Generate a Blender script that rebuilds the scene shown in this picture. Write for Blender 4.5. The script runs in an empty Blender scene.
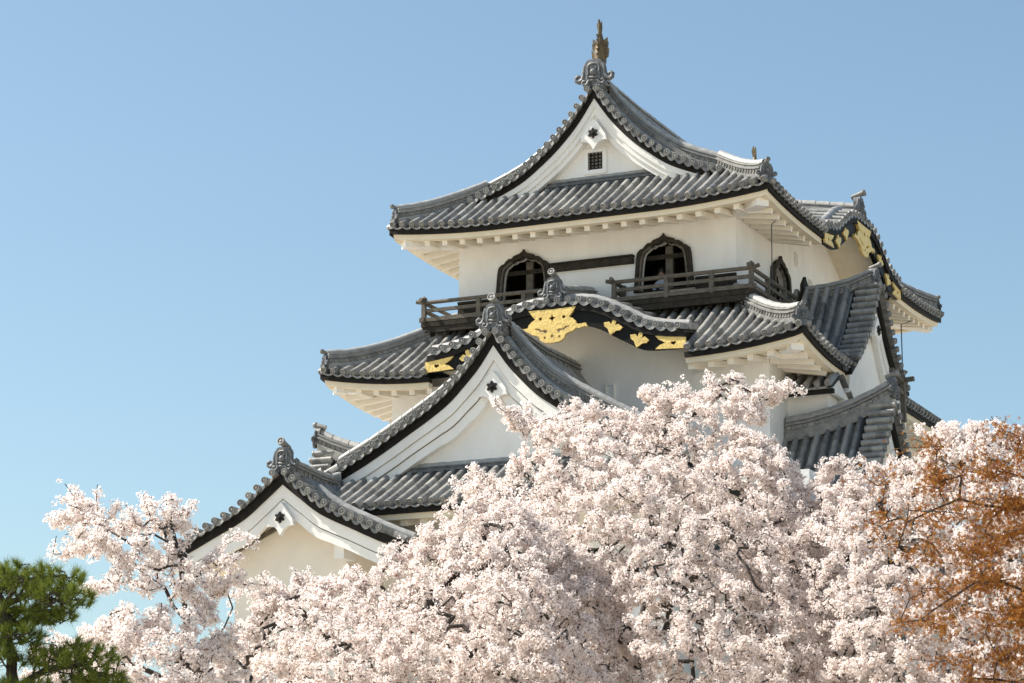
import bpy, math, random
import numpy as np
from mathutils import Vector
from mathutils.geometry import tessellate_polygon

C = bpy.context.scene.collection
PI = math.pi

# ------------------------------------------------------------------ camera, sky, sun, exposure
scn = bpy.context.scene
cam = bpy.data.cameras.new('camera')
cam.sensor_width = 36.0
cam.lens = 93.52
cam.clip_end = 6000
cam_o = bpy.data.objects.new('camera', cam)
cam_o.location = (21.88, -62.28, 1.6)
cam_o.rotation_euler = (math.radians(90 + 12.885), 0, math.radians(24.334))
C.objects.link(cam_o)
scn.camera = cam_o

SUN_EL, SUN_AZ = math.radians(49), math.radians(-76)     # azimuth from -Y towards -X: the sun stands left of the facade
sun_dir = Vector((math.sin(SUN_AZ) * math.cos(SUN_EL), -math.cos(SUN_AZ) * math.cos(SUN_EL), math.sin(SUN_EL)))
world = bpy.data.worlds.new('World')
scn.world = world
world.use_nodes = True
wn = world.node_tree
bg = wn.nodes['Background']
sky = wn.nodes.new('ShaderNodeTexSky')
sky.sky_type = 'NISHITA'
sky.sun_disc = False
sky.sun_elevation = SUN_EL
sky.sun_rotation = math.atan2(sun_dir.x, sun_dir.y)
sky.air_density = 1.0
sky.dust_density = 1.5
sky.ozone_density = 1.0
tint = wn.nodes.new('ShaderNodeMix')
tint.data_type = 'RGBA'
tint.blend_type = 'MULTIPLY'
tint.inputs[0].default_value = 1.0
tint.inputs[7].default_value = (0.915, 1.0, 0.945, 1)
wn.links.new(sky.outputs[0], tint.inputs[6])
wn.links.new(tint.outputs[2], bg.inputs[0])
bg.inputs[1].default_value = 0.101
sl = bpy.data.lights.new('sun', 'SUN')
sl.energy = 5.0
sl.angle = math.radians(0.5)
sl.color = (1.0, 0.94, 0.85)
so = bpy.data.objects.new('sun', sl)
so.rotation_euler = sun_dir.to_track_quat('Z', 'Y').to_euler()
so.location = (-40, -10, 60)
C.objects.link(so)
scn.view_settings.view_transform = 'Standard'
scn.view_settings.look = 'None'
scn.view_settings.gamma = 1
scn.view_settings.exposure = 0.78
scn.cycles.max_bounces = 8
scn.cycles.diffuse_bounces = 6
scn.cycles.transparent_max_bounces = 4

# ------------------------------------------------------------------ materials
def new_mat(name, color, rough=0.8, metal=0.0, noise=None, bump=None, spec=0.5, hue2=None, coords='Object'):
    m = bpy.data.materials.new(name)
    m.use_nodes = True
    nt = m.node_tree
    b = nt.nodes['Principled BSDF']
    b.inputs['Roughness'].default_value = rough
    b.inputs['Metallic'].default_value = metal
    b.inputs['Specular IOR Level'].default_value = spec
    b.inputs['Base Color'].default_value = (*color, 1)
    tc = nt.nodes.new('ShaderNodeTexCoord')
    if noise:
        scale, amt = noise
        n = nt.nodes.new('ShaderNodeTexNoise')
        n.inputs['Scale'].default_value = scale
        n.inputs['Detail'].default_value = 5
        n.inputs['Roughness'].default_value = 0.65
        nt.links.new(tc.outputs[coords], n.inputs['Vector'])
        r = nt.nodes.new('ShaderNodeValToRGB')
        c2 = hue2 or tuple(c * (1 - amt) for c in color)
        r.color_ramp.elements[0].position = 0.3
        r.color_ramp.elements[0].color = (*c2, 1)
        r.color_ramp.elements[1].position = 0.7
        r.color_ramp.elements[1].color = (*[min(1, c * (1 + (0 if hue2 else amt))) for c in color], 1)
        nt.links.new(n.outputs['Fac'], r.inputs['Fac'])
        nt.links.new(r.outputs['Color'], b.inputs['Base Color'])
    if bump:
        scale, st = bump
        n2 = nt.nodes.new('ShaderNodeTexNoise')
        n2.inputs['Scale'].default_value = scale
        n2.inputs['Detail'].default_value = 4
        nt.links.new(tc.outputs[coords], n2.inputs['Vector'])
        bp = nt.nodes.new('ShaderNodeBump')
        bp.inputs['Strength'].default_value = st
        bp.inputs['Distance'].default_value = 0.02
        nt.links.new(n2.outputs['Fac'], bp.inputs['Height'])
        nt.links.new(bp.outputs['Normal'], b.inputs['Normal'])
    return m

def plaster_mat():
    m = bpy.data.materials.new('plaster')
    m.use_nodes = True
    nt = m.node_tree
    b = nt.nodes['Principled BSDF']
    b.inputs['Roughness'].default_value = 0.85
    b.inputs['Specular IOR Level'].default_value = 0.25
    tc = nt.nodes.new('ShaderNodeTexCoord')
    mp = nt.nodes.new('ShaderNodeMapping')
    mp.inputs['Scale'].default_value = (0.9, 0.9, 0.35)      # rain streaks run down
    nt.links.new(tc.outputs['Object'], mp.inputs['Vector'])
    n = nt.nodes.new('ShaderNodeTexNoise')
    n.inputs['Scale'].default_value = 1.7
    n.inputs['Detail'].default_value = 6
    n.inputs['Roughness'].default_value = 0.6
    nt.links.new(mp.outputs['Vector'], n.inputs['Vector'])
    r = nt.nodes.new('ShaderNodeValToRGB')
    r.color_ramp.elements[0].position = 0.28
    r.color_ramp.elements[0].color = (0.775, 0.752, 0.712, 1)
    r.color_ramp.elements[1].position = 0.6
    r.color_ramp.elements[1].color = (0.855, 0.838, 0.805, 1)
    nt.links.new(n.outputs['Fac'], r.inputs['Fac'])
    nt.links.new(r.outputs['Color'], b.inputs['Base Color'])
    n2 = nt.nodes.new('ShaderNodeTexNoise')
    n2.inputs['Scale'].default_value = 3.0
    n2.inputs['Detail'].default_value = 3
    nt.links.new(tc.outputs['Object'], n2.inputs['Vector'])
    bp = nt.nodes.new('ShaderNodeBump')
    bp.inputs['Strength'].default_value = 0.25
    bp.inputs['Distance'].default_value = 0.03
    nt.links.new(n2.outputs['Fac'], bp.inputs['Height'])
    nt.links.new(bp.outputs['Normal'], b.inputs['Normal'])
    return m

def tile_mat():
    m = bpy.data.materials.new('roof_tile')
    m.use_nodes = True
    nt = m.node_tree
    b = nt.nodes['Principled BSDF']
    tc = nt.nodes.new('ShaderNodeTexCoord')
    geo = nt.nodes.new('ShaderNodeNewGeometry')
    n = nt.nodes.new('ShaderNodeTexNoise')
    n.inputs['Scale'].default_value = 5
    n.inputs['Detail'].default_value = 6
    n.inputs['Roughness'].default_value = 0.7
    nt.links.new(tc.outputs['Object'], n.inputs['Vector'])
    a = nt.nodes.new('ShaderNodeMath')
    a.operation = 'MULTIPLY_ADD'
    a.inputs[1].default_value = 0.45
    nt.links.new(geo.outputs['Random Per Island'], a.inputs[0])
    nt.links.new(n.outputs['Fac'], a.inputs[2])
    r = nt.nodes.new('ShaderNodeValToRGB')
    r.color_ramp.elements[0].position = 0.35
    r.color_ramp.elements[0].color = (0.078, 0.079, 0.078, 1)
    r.color_ramp.elements[1].position = 1.0
    r.color_ramp.elements[1].color = (0.35, 0.338, 0.31, 1)
    e = r.color_ramp.elements.new(0.65)
    e.color = (0.208, 0.204, 0.195, 1)
    nt.links.new(a.outputs[0], r.inputs['Fac'])
    nt.links.new(r.outputs['Color'], b.inputs['Base Color'])
    b.inputs['Roughness'].default_value = 0.42
    b.inputs['Specular IOR Level'].default_value = 0.38
    n2 = nt.nodes.new('ShaderNodeTexNoise')
    n2.inputs['Scale'].default_value = 14
    n2.inputs['Detail'].default_value = 3
    nt.links.new(tc.outputs['Object'], n2.inputs['Vector'])
    bp = nt.nodes.new('ShaderNodeBump')
    bp.inputs['Strength'].default_value = 0.3
    bp.inputs['Distance'].default_value = 0.01
    nt.links.new(n2.outputs['Fac'], bp.inputs['Height'])
    nt.links.new(bp.outputs['Normal'], b.inputs['Normal'])
    return m

def leaf_mat(name, c1, c2, trans=0.4, rough=0.7, mid=None):
    m = bpy.data.materials.new(name)
    m.use_nodes = True
    nt = m.node_tree
    for x in list(nt.nodes):
        nt.nodes.remove(x)
    out = nt.nodes.new('ShaderNodeOutputMaterial')
    geo = nt.nodes.new('ShaderNodeNewGeometry')
    r = nt.nodes.new('ShaderNodeValToRGB')
    r.color_ramp.elements[0].color = (*c1, 1)
    r.color_ramp.elements[1].color = (*c2, 1)
    if mid:
        r.color_ramp.elements.new(0.55).color = (*mid, 1)
    nt.links.new(geo.outputs['Random Per Island'], r.inputs['Fac'])
    d = nt.nodes.new('ShaderNodeBsdfDiffuse')
    t = nt.nodes.new('ShaderNodeBsdfTranslucent')
    mix = nt.nodes.new('ShaderNodeMixShader')
    mix.inputs[0].default_value = trans
    nt.links.new(r.outputs['Color'], d.inputs['Color'])
    nt.links.new(r.outputs['Color'], t.inputs['Color'])
    nt.links.new(d.outputs[0], mix.inputs[1])
    nt.links.new(t.outputs[0], mix.inputs[2])
    nt.links.new(mix.outputs[0], out.inputs[0])
    return m

M = {
    'plaster': plaster_mat(),
    'tile': tile_mat(),
    'captile': new_mat('ridge_cap_tile', (0.33, 0.325, 0.31), 0.45, spec=0.4, noise=(6, 0.25), bump=(14, 0.3)),  # weathered pale caps; sunlit highlight lines are also put into this colour
    'rafter': new_mat('plastered_rafter', (0.82, 0.77, 0.68), 0.85, spec=0.25, noise=(2, 0.04)),
    'ornament': new_mat('ornament_tile', (0.13, 0.135, 0.14), 0.5, spec=0.3, noise=(7, 0.4), bump=(18, 0.4)),
    'bounceplaster': new_mat('bounce_tinted_plaster', (0.80, 0.745, 0.66), 0.85, spec=0.25, noise=(1.2, 0.05), bump=(3, 0.2)),  # turret plaster: warm bounce light under the gable put into its colour
    'underlay': new_mat('roof_underlay', (0.05, 0.05, 0.05), 0.9, noise=(4, 0.3)),
    'darkwood': new_mat('dark_wood', (0.014, 0.012, 0.010), 0.7, spec=0.2, noise=(6, 0.4), bump=(20, 0.3)),
    'lacquer': new_mat('black_lacquer', (0.008, 0.007, 0.006), 0.5, spec=0.18, noise=(5, 0.3)),
    'timber': new_mat('weathered_timber', (0.115, 0.098, 0.075), 0.8, noise=(7, 0.4), bump=(25, 0.4)),
    'oldtimber': new_mat('old_timber', (0.036, 0.030, 0.022), 0.8, spec=0.2, noise=(7, 0.5), bump=(25, 0.4)),
    'gold': new_mat('gold_leaf', (0.86, 0.60, 0.20), 0.42, 0.35, noise=(7, 0.18), bump=(16, 0.7)),
    'bronze': new_mat('gilt_bronze', (0.22, 0.145, 0.05), 0.55, 0.2, noise=(6.5, 0.5), hue2=(0.05, 0.048, 0.045), bump=(18, 0.6)),
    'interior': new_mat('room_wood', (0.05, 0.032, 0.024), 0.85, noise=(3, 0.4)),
    'cream': new_mat('eave_board', (0.78, 0.69, 0.53), 0.85, noise=(3, 0.06)),
    'bark': new_mat('bark', (0.055, 0.045, 0.038), 0.95, noise=(12, 0.5), bump=(30, 0.8)),
    'pinebark': new_mat('pine_bark', (0.05, 0.038, 0.03), 0.95, noise=(10, 0.5), bump=(25, 0.8)),
    'blossom': leaf_mat('blossom_petals', (0.975, 0.90, 0.865), (0.992, 0.955, 0.93), 0.62),
    'calyx': leaf_mat('blossom_calyx', (0.28, 0.11, 0.08), (0.36, 0.22, 0.10), 0.3),
    'youngleaf': leaf_mat('young_leaf', (0.25, 0.24, 0.05), (0.36, 0.32, 0.08), 0.4),
    'maple': leaf_mat('maple_leaves', (0.20, 0.06, 0.024), (0.42, 0.25, 0.06), 0.3, mid=(0.38, 0.15, 0.04)),
    'needle': leaf_mat('pine_needles', (0.07, 0.11, 0.022), (0.28, 0.32, 0.065), 0.33),
    'stone': new_mat('stone', (0.30, 0.28, 0.25), 0.9, noise=(1.2, 0.35), bump=(8, 0.6)),
    'ground': new_mat('ground', (0.46, 0.41, 0.33), 0.95, noise=(0.4, 0.12), bump=(15, 0.3), coords='Object'),
    'wire': new_mat('wire', (0.05, 0.05, 0.05), 0.5, noise=(20, 0.2)),
    'skin': new_mat('skin', (0.50, 0.32, 0.24), 0.6, noise=(12, 0.06)),
    'hair': new_mat('hair', (0.02, 0.016, 0.014), 0.5, noise=(40, 0.3)),
    'shirt': new_mat('shirt', (0.55, 0.60, 0.75), 0.9, noise=(14, 0.1)),
    'skirt': new_mat('skirt', (0.50, 0.28, 0.36), 0.9, noise=(16, 0.5)),
}

# ------------------------------------------------------------------ helpers
class Frame:
    """a runs along the facade, b runs into the building, z is up."""
    def __init__(s, o, A, B):
        s.o, s.A, s.B = Vector((o[0], o[1], 0)), Vector((A[0], A[1], 0)), Vector((B[0], B[1], 0))
    def __call__(s, a, b, z):
        return s.o + s.A * a + s.B * b + Vector((0, 0, z))
WORLD = Frame((0, 0), (1, 0), (0, 1))
def FRONT(cx, y): return Frame((cx, y), (1, 0), (0, 1))
def RIGHT(x, cy): return Frame((x, cy), (0, 1), (-1, 0))
def BACK(cx, y): return Frame((cx, y), (-1, 0), (0, -1))
def LEFT(x, cy): return Frame((x, cy), (0, -1), (1, 0))

class MB:
    def __init__(s):
        s.v, s.f, s.m = [], [], []
    def add(s, vs, fs, m=0):
        k = len(s.v)
        s.v += [tuple(v) for v in vs]
        s.f += [tuple(i + k for i in f) for f in fs]
        s.m += [m] * len(fs)
    def box(s, F, a0, a1, b0, b1, z0, z1, m=0):
        vs = [F(a, b, z) for z in (z0, z1) for b in (b0, b1) for a in (a0, a1)]
        s.add(vs, [(0, 2, 3, 1), (4, 5, 7, 6), (0, 1, 5, 4), (2, 6, 7, 3), (0, 4, 6, 2), (1, 3, 7, 5)], m)
    def bar(s, p, q, w, h, m=0, up=(0, 0, 1)):
        p, q = Vector(p), Vector(q)
        d = (q - p).normalized()
        r = d.cross(Vector(up)).normalized()
        u = r.cross(d)
        vs = [c + r * (w / 2 * i) + u * (h / 2 * j) for c in (p, q) for i, j in ((-1, -1), (1, -1), (1, 1), (-1, 1))]
        s.add(vs, [(0, 1, 2, 3), (7, 6, 5, 4), (0, 4, 5, 1), (1, 5, 6, 2), (2, 6, 7, 3), (3, 7, 4, 0)], m)
    def loft(s, rings, closed=True, caps=True, m=0):
        n = len(rings[0])
        vs = [p for r in rings for p in r]
        fs = []
        for i in range(len(rings) - 1):
            for j in range(n if closed else n - 1):
                k = (j + 1) % n
                fs.append((i * n + j, i * n + k, (i + 1) * n + k, (i + 1) * n + j))
        if caps and closed:
            fs.append(tuple(range(n - 1, -1, -1)))
            fs.append(tuple((len(rings) - 1) * n + j for j in range(n)))
        s.add(vs, fs, m)
    def tube(s, pts, r, n=8, m=0, flat=1.0):
        pts = [Vector(p) for p in pts]
        if not isinstance(r, (list, tuple)):
            r = [r] * len(pts)
        rings, prev = [], None
        for i, p in enumerate(pts):
            d = (pts[min(i + 1, len(pts) - 1)] - pts[max(i - 1, 0)]).normalized()
            if prev is None:
                ref = Vector((0, 0, 1)) if abs(d.z) < 0.9 else Vector((1, 0, 0))
                x = d.cross(ref).normalized()
            else:
                x = (prev - d * prev.dot(d)).normalized()
            prev = x
            y = d.cross(x)
            rings.append([p + x * (r[i] * math.cos(t)) + y * (r[i] * flat * math.sin(t)) for t in [2 * PI * k / n for k in range(n)]])
        s.loft(rings, m=m)
    def plate(s, F, outline, holes, b0, b1, m=0):
        loops = [[Vector((a, z, 0)) for a, z in outline]] + [[Vector((a, z, 0)) for a, z in h] for h in holes]
        flat = [p for l in loops for p in l]
        tris = tessellate_polygon(loops)
        n = len(flat)
        vs = [F(p.x, b0, p.y) for p in flat] + [F(p.x, b1, p.y) for p in flat]
        fs = [tuple(t) for t in tris] + [tuple(i + n for i in reversed(t)) for t in tris]
        k = 0
        for l in loops:
            c = len(l)
            for i in range(c):
                j = (i + 1) % c
                fs.append((k + i, k + j, n + k + j, n + k + i))
            k += c
        s.add(vs, fs, m)
    def lathe(s, c, axis, prof, n=12, m=0):
        """prof: list of (radius, height along axis)"""
        c, ax = Vector(c), Vector(axis).normalized()
        ref = Vector((0, 0, 1)) if abs(ax.z) < 0.9 else Vector((1, 0, 0))
        x = ax.cross(ref).normalized()
        y = ax.cross(x)
        rings = [[c + ax * h + x * (r * math.cos(2 * PI * k / n)) + y * (r * math.sin(2 * PI * k / n)) for k in range(n)] for r, h in prof]
        s.loft(rings, m=m)
    def build(s, name, mats, parent=None, smooth=None, label=None):
        me = bpy.data.meshes.new(name)
        off = world_origin(parent)
        me.from_pydata([(x - off.x, y - off.y, z - off.z) for x, y, z in s.v], [], s.f)
        for m in (mats if isinstance(mats, (list, tuple)) else [mats]):
            me.materials.append(m)
        if any(s.m):
            me.polygons.foreach_set('material_index', s.m)
        me.update()
        if smooth is not None:
            me.polygons.foreach_set('use_smooth', [True] * len(me.polygons))
            me.set_sharp_from_angle(angle=math.radians(smooth))
        o = bpy.data.objects.new(name, me)
        C.objects.link(o)
        if parent:
            o.parent = parent
        if label:
            o['label'] = label
        return o

def world_origin(o):
    p = Vector((0, 0, 0))
    while o:
        p = p + o.location
        o = o.parent
    return p

def thing(name, label, cat, loc, group=None):
    o = bpy.data.objects.new(name, None)
    o.location = loc
    o.empty_display_size = 0.3
    C.objects.link(o)
    o['label'] = label
    o['category'] = cat
    if group:
        o['group'] = group
    return o

def lerp_table(tab):
    """smooth monotone interpolation through (x, y) points"""
    xs, ys = [p[0] for p in tab], [p[1] for p in tab]
    n = len(xs)
    d = [(ys[i + 1] - ys[i]) / (xs[i + 1] - xs[i]) for i in range(n - 1)]
    g = [d[0]] + [0 if d[i - 1] * d[i] <= 0 else 2 * d[i - 1] * d[i] / (d[i - 1] + d[i]) for i in range(1, n - 1)] + [d[-1]]
    def f(x):
        if x <= xs[0]:
            return ys[0] + g[0] * (x - xs[0])
        if x >= xs[-1]:
            return ys[-1] + g[-1] * (x - xs[-1])
        i = 0
        while x > xs[i + 1]:
            i += 1
        h = xs[i + 1] - xs[i]
        t = (x - xs[i]) / h
        return (ys[i] * (1 + 2 * t) * (1 - t) ** 2 + g[i] * h * t * (1 - t) ** 2 + ys[i + 1] * t * t * (3 - 2 * t) + g[i + 1] * h * t * t * (t - 1))
    return f

# ------------------------------------------------------------------ roof tiles
BR = 0.080        # barrel radius
def medallion(mb, c, axis, r=0.083, n=12):
    mb.lathe(c, axis, [(r * 0.9, -0.06), (r, -0.05), (r, 0.010), (r * 0.93, 0.018), (r * 0.78, 0.018), (r * 0.70, -0.002), (r * 0.40, -0.002), (r * 0.30, 0.012), (0.004, 0.016)], n)

def barrel(mb, P, u, N_fn, ts, r=BR, n=6, tile=0.42):
    """half round cover tiles along P(t), one short tapering piece per tile"""
    t0, t1 = ts
    k = max(1, round((t1 - t0) / tile))
    for i in range(k):
        a, b = t0 + (t1 - t0) * i / k, t0 + (t1 - t0) * (i + 1) / k
        rings = []
        for t, rr in ((a, r * 1.03), (b + 0.012, r * 0.95)):
            p, N = P(t), N_fn(t)
            rings.append([p + u * (rr * math.cos(th) * (1.0 if math.sin(th) > -0.05 else 0.94)) + N * (0.062 + rr * math.sin(th) - (0.08 if math.sin(th) < -0.05 else 0)) for th in [PI * (j / n) * 1.16 - 0.25 for j in range(n + 1)]])
        mb.loft(rings, closed=True, caps=True)

def tiled_slope(mb, F, L0, L1, prof, tmax, tmin=lambda s: 0.0, lift=lambda s: 0.0, liftlen=2.6, pitch=0.285, front=True, phase=0.5):
    """F: a along the eave, b inwards; columns of cover tiles with round end caps, curved pan tiles between them."""
    def P(s, t):
        return F(s, t, prof(t) + lift(s) * max(0.0, 1 - t / liftlen) ** 1.5)
    def N(s, t):
        d1 = P(s, t + 0.02) - P(s, t - 0.02)
        d2 = P(s + 0.02, t) - P(s - 0.02, t)
        v = d2.cross(d1).normalized()
        return v if v.z > 0 else -v
    n = max(1, round((L1 - L0) / pitch))
    w = (L1 - L0) / n
    for i in range(n):
        s = L0 + (i + phase) * w
        a, b = tmin(s), tmax(s)
        if a is None or b - a < 0.12:
            pass
        else:
            u = (P(s + 0.02, a) - P(s - 0.02, a)).normalized()
            barrel(mb, lambda t: P(s, t), u, lambda t: N(s, t), (a, b))
            if front and a < 0.02:
                ax = (P(s, a) - P(s, a + 0.1)).normalized()
                medallion(mb, P(s, a) + ax * 0.05 + N(s, a) * 0.055, ax)
        # pan tiles to the right of this column
        sm = s + w / 2
        if i == n - 1 and phase == 0.5:
            continue
        a, b = tmin(sm), tmax(sm)
        if a is None or b - a < 0.12:
            continue
        k = max(1, round((b - a) / 0.3))
        for j in range(k):
            ta, tb = a + (b - a) * j / k, a + (b - a) * (j + 1) / k
            rings = []
            for t, up in ((ta - (0.05 if j == 0 and a < .02 else 0), -0.012), (ta - (0.05 if j == 0 and a < .02 else 0), 0.022), (tb, 0.0)):
                rings.append([P(s + w * q / 4, t) + N(s, t) * (up - 0.05 * math.sin(PI * q / 4) - 0.03) for q in range(5)])
            mb.loft(rings, closed=False, caps=False)
        if front and a < 0.02:      # drooping lip of the eave pan tile
            top, bot, bk = [], [], []
            for q in range(7):
                x = s + w * (0.16 + 0.68 * q / 6)
                zz = math.sin(PI * q / 6)
                top.append(P(x, a - 0.055) + Vector((0, 0, -0.01 - 0.03 * zz)))
                bot.append(P(x, a - 0.06) + Vector((0, 0, -0.045 - 0.038 * zz)))
                bk.append(P(x, a - 0.02) + Vector((0, 0, -0.045 - 0.038 * zz)))
            mb.loft([top, bot, bk], closed=False, caps=False)
    # closing sheet under the tiles
    rows = []
    m = max(2, int((L1 - L0) / 0.25))
    for i in range(m + 1):
        s = L0 + (L1 - L0) * i / m
        a, b = tmin(s), tmax(s)
        if a is None:
            a = b
        b = max(b, a + 0.001)
        rows.append([P(s, a + (b - a) * j / 8) + Vector((0, 0, -0.075)) for j in range(9)])
    mb.loft(rows, closed=False, caps=False)
    return P

def eave_parts(F, L0, L1, prof, lift, wall_t, parent, rafters=True, skip=None, e0=0.0, e1=0.0, slots=None):
    """dark batten, cream board, soffit and white rafter ends below a tiled eave. e0, e1: 1 where the end is a hip corner"""
    def z(s): return prof(0) + lift(s)
    segs = [(L0, L1)] if not skip else [(L0, skip[0]), (skip[1], L1)]
    for (q0, q1) in segs:
        if q1 - q0 < 0.2:
            continue
        dk, cr, sf = MB(), MB(), MB()
        m = max(3, int((q1 - q0) / 0.3))
        A, B, S = [], [], []
        for i in range(m + 1):
            s = q0 + (q1 - q0) * i / m
            def mit(t, s=s, q0=q0, q1=q1):
                lo = L0 + (t if e0 else 0)
                hi = L1 - (t if e1 else 0)
                return min(max(s, lo), hi)
            zz = z(s)
            A.append([F(mit(t), t, zz + h) for t, h in ((0.02, -0.085), (0.02, -0.215), (0.30, -0.215), (0.30, -0.085))])
            B.append([F(mit(t), t, zz + h) for t, h in ((0.10, -0.2155), (0.12, -0.345), (0.34, -0.345), (0.34, -0.2155))])
            S.append([F(mit(t), t, (zz - 0.30) * (1 - k) + (prof(0) - 0.30 + wall_t * 0.16) * k) for t, k in ((0.30, 0), (wall_t * 0.65, 0.6), (wall_t + 0.05, 1.0))])
        dk.loft(A)
        cr.loft(B)
        sf.loft(S, closed=False, caps=False)
        dk.build('eave_batten', M['darkwood'], parent)
        cr.build('eave_board', M['cream'], parent)
        sf.build('soffit', M['cream'], parent, 30)
    if rafters:
        n = max(2, round((L1 - L0 - 1.0) / 0.51))
        for i in range(n + 1):
            s = L0 + 0.5 + (L1 - L0 - 1.0) * i / n
            if skip and skip[0] - 0.05 < s < skip[1] + 0.05:
                continue
            lim = wall_t
            if e0:
                lim = min(lim, s - L0)
            if e1:
                lim = min(lim, L1 - s)
            if lim < 0.4:
                continue
            r = MB()
            zz = z(s) - 0.395
            z2 = prof(0) - 0.395 + wall_t * 0.16
            f = (lim - 0.32) / (wall_t - 0.32)
            p = F(s, 0.30, zz)
            q = F(s, lim, zz + (z2 - zz) * f)
            r.bar(p, q, 0.15, 0.15)
            r.build('rafter', M['rafter'], parent)

def hip_rafter(F, a, b, z, da, db, parent):
    """thick white corner rafter running from the wall corner out to the eave corner; (a,b) tip side"""
    r = MB()
    p, q = F(a, b, z), F(a + da, b + db, z + 0.12)
    r.bar(p, q, 0.34, 0.30)
    r.build('hip_rafter', M['plaster'], parent)

def ridge_section(w=1.0, h=1.0, skirt=0.0):
    half = [(0.17, -skirt / h), (0.19, 0), (0.19, 0.05), (0.14, 0.06), (0.14, 0.16), (0.20, 0.165), (0.20, 0.20), (0.15, 0.21), (0.15, 0.25), (0.18, 0.255), (0.18, 0.285), (0.10, 0.29)]
    cap = [(0.105 * math.cos(t), 0.30 + 0.105 * math.sin(t)) for t in [PI * k / 6 for k in range(7)]]
    pts = [(x * w, y * h) for x, y in half] + [(x * w, (y - 0.30) + 0.30 * h) for x, y in cap] + [(-x * w, y * h) for x, y in reversed(half)]
    return pts

def ridge(path, parent, w=1.0, h=1.0, name='ridge', studs=True, skirt=0.02, mat='tile'):
    """stacked ridge courses with a round cap swept along path"""
    mb = MB()
    pts = [Vector(p) for p in path]
    # resample at about one cap tile
    fine = [pts[0]]
    for i in range(len(pts) - 1):
        k = max(1, round((pts[i + 1] - pts[i]).length / 0.4))
        fine += [pts[i].lerp(pts[i + 1], j / k) for j in range(1, k + 1)]
    sec = ridge_section(w, h, skirt)
    rings = []
    for i, p in enumerate(fine):
        d = fine[min(i + 1, len(fine) - 1)] - fine[max(i - 1, 0)]
        d.z = 0
        d.normalize()
        lat = Vector((d.y, -d.x, 0))
        rings.append([p + lat * x + Vector((0, 0, y)) for x, y in sec])
    mb.loft(rings)
    for i in range(len(fine) - 1):           # cap tiles
        p, q = fine[i], fine[i + 1]
        d = (q - p)
        lat = Vector((d.y, -d.x, 0)).normalized()
        rg = []
        for c, rr in ((p, 0.125 * w), (q, 0.113 * w)):
            rg.append([c + lat * (rr * math.cos(t)) + Vector((0, 0, 0.30 * h + rr * math.sin(t) - 0.005)) for t in [PI * k / 8 for k in range(9)]])
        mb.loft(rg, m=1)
        if studs:
            k = max(1, round(d.length / 0.17))
            for j in range(k):
                c = p.lerp(q, (j + 0.5) / k) + Vector((0, 0, 0.11 * h))
                for sg in (-1, 1):
                    mb.lathe(c + lat * (0.14 * w * sg), lat * sg, [(0.055, -0.01), (0.055, 0.025), (0.03, 0.035), (0.02, 0.02)], 8)
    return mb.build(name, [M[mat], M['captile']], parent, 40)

def ridge_ornament(pos, out, parent, sc=1.0, pole=True, name='ridge_ornament'):
    """demon tile: shield with two curling horns, bosses and a round pole tile above; out = horizontal facing direction"""
    out = Vector((out[0], out[1], 0)).normalized()
    A = Vector((-out.y, out.x, 0))
    F = Frame((0, 0), (A.x, A.y), (-out.x, -out.y))
    F.o = Vector(pos)
    mb = MB()
    half = [(0.0, 0.70), (0.10, 0.70), (0.17, 0.66), (0.215, 0.56), (0.215, 0.42), (0.20, 0.30), (0.235, 0.14), (0.22, 0.0), (0.12, -0.05), (0.0, -0.03)]
    sz = sc * 0.84
    ol = [(x * sc, z * sz) for x, z in half] + [(-x * sc, z * sz) for x, z in reversed(half[1:-1])]
    mb.plate(F, ol, [], -0.06 * sc, 0.14 * sc)
    inner = [(x * 0.62 * sc, (0.38 + (z - 0.38) * 0.62) * sz) for x, z in half]
    rim = [(-x, z) for x, z in reversed(inner[1:-1])]
    loop = inner + rim
    mb.tube([F(x, -0.065 * sc, z) for x, z in loop + loop[:1]], 0.03 * sc, 6)
    for sg in (-1, 1):
        sp = [(0.20, 0.58), (0.225, 0.42), (0.235, 0.28), (0.27, 0.17), (0.335, 0.13), (0.395, 0.17), (0.405, 0.25), (0.36, 0.295), (0.315, 0.265), (0.325, 0.22)]
        rad = [0.04, 0.05, 0.055, 0.06, 0.06, 0.055, 0.05, 0.045, 0.035, 0.03]
        mb.tube([F(sg * x * sc * 1.06, -0.02 * sc, z * sz) for x, z in sp], [r * sc for r in rad], 8)
        sp2 = [(0.10, 0.10), (0.15, 0.02), (0.22, 0.0), (0.26, 0.05), (0.23, 0.10), (0.19, 0.08)]
        mb.tube([F(sg * x * sc, -0.09 * sc, z * sc) for x, z in sp2], 0.032 * sc, 6)
        medallion(mb, F(sg * 0.15 * sc, -0.09 * sc, -0.03 * sc), out, 0.085 * sc)
        mb.lathe(F(sg * 0.06 * sc, -0.06 * sc, 0.46 * sz), out, [(0.03 * sc, 0), (0.025 * sc, 0.03), (0.002, 0.035)], 8)
    mb.lathe(F(0, -0.06 * sc, 0.34 * sz), out, [(0.09 * sc, -0.02), (0.085 * sc, 0.04), (0.05 * sc, 0.085 * sc), (0.004, 0.1 * sc)], 10)
    mb.tube([F(-0.11 * sc, -0.06 * sc, 0.22 * sz), F(0, -0.09 * sc, 0.19 * sz), F(0.11 * sc, -0.06 * sc, 0.22 * sz)], 0.03 * sc, 6)
    o = mb.build(name, M['ornament'], parent, 45)
    if pole:
        pm = MB()
        p0 = F(0, 0.25 * sc, 0.60 * sc)
        p1 = F(0, -0.14 * sc, 0.72 * sc)
        pm.tube([p0, p1], 0.085 * sc, 12)
        medallion(pm, p1 + (p1 - p0).normalized() * 0.02, p1 - p0, 0.105 * sc)
        pm.build('pole_tile', M['tile'], o, 40)
    return o

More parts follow.
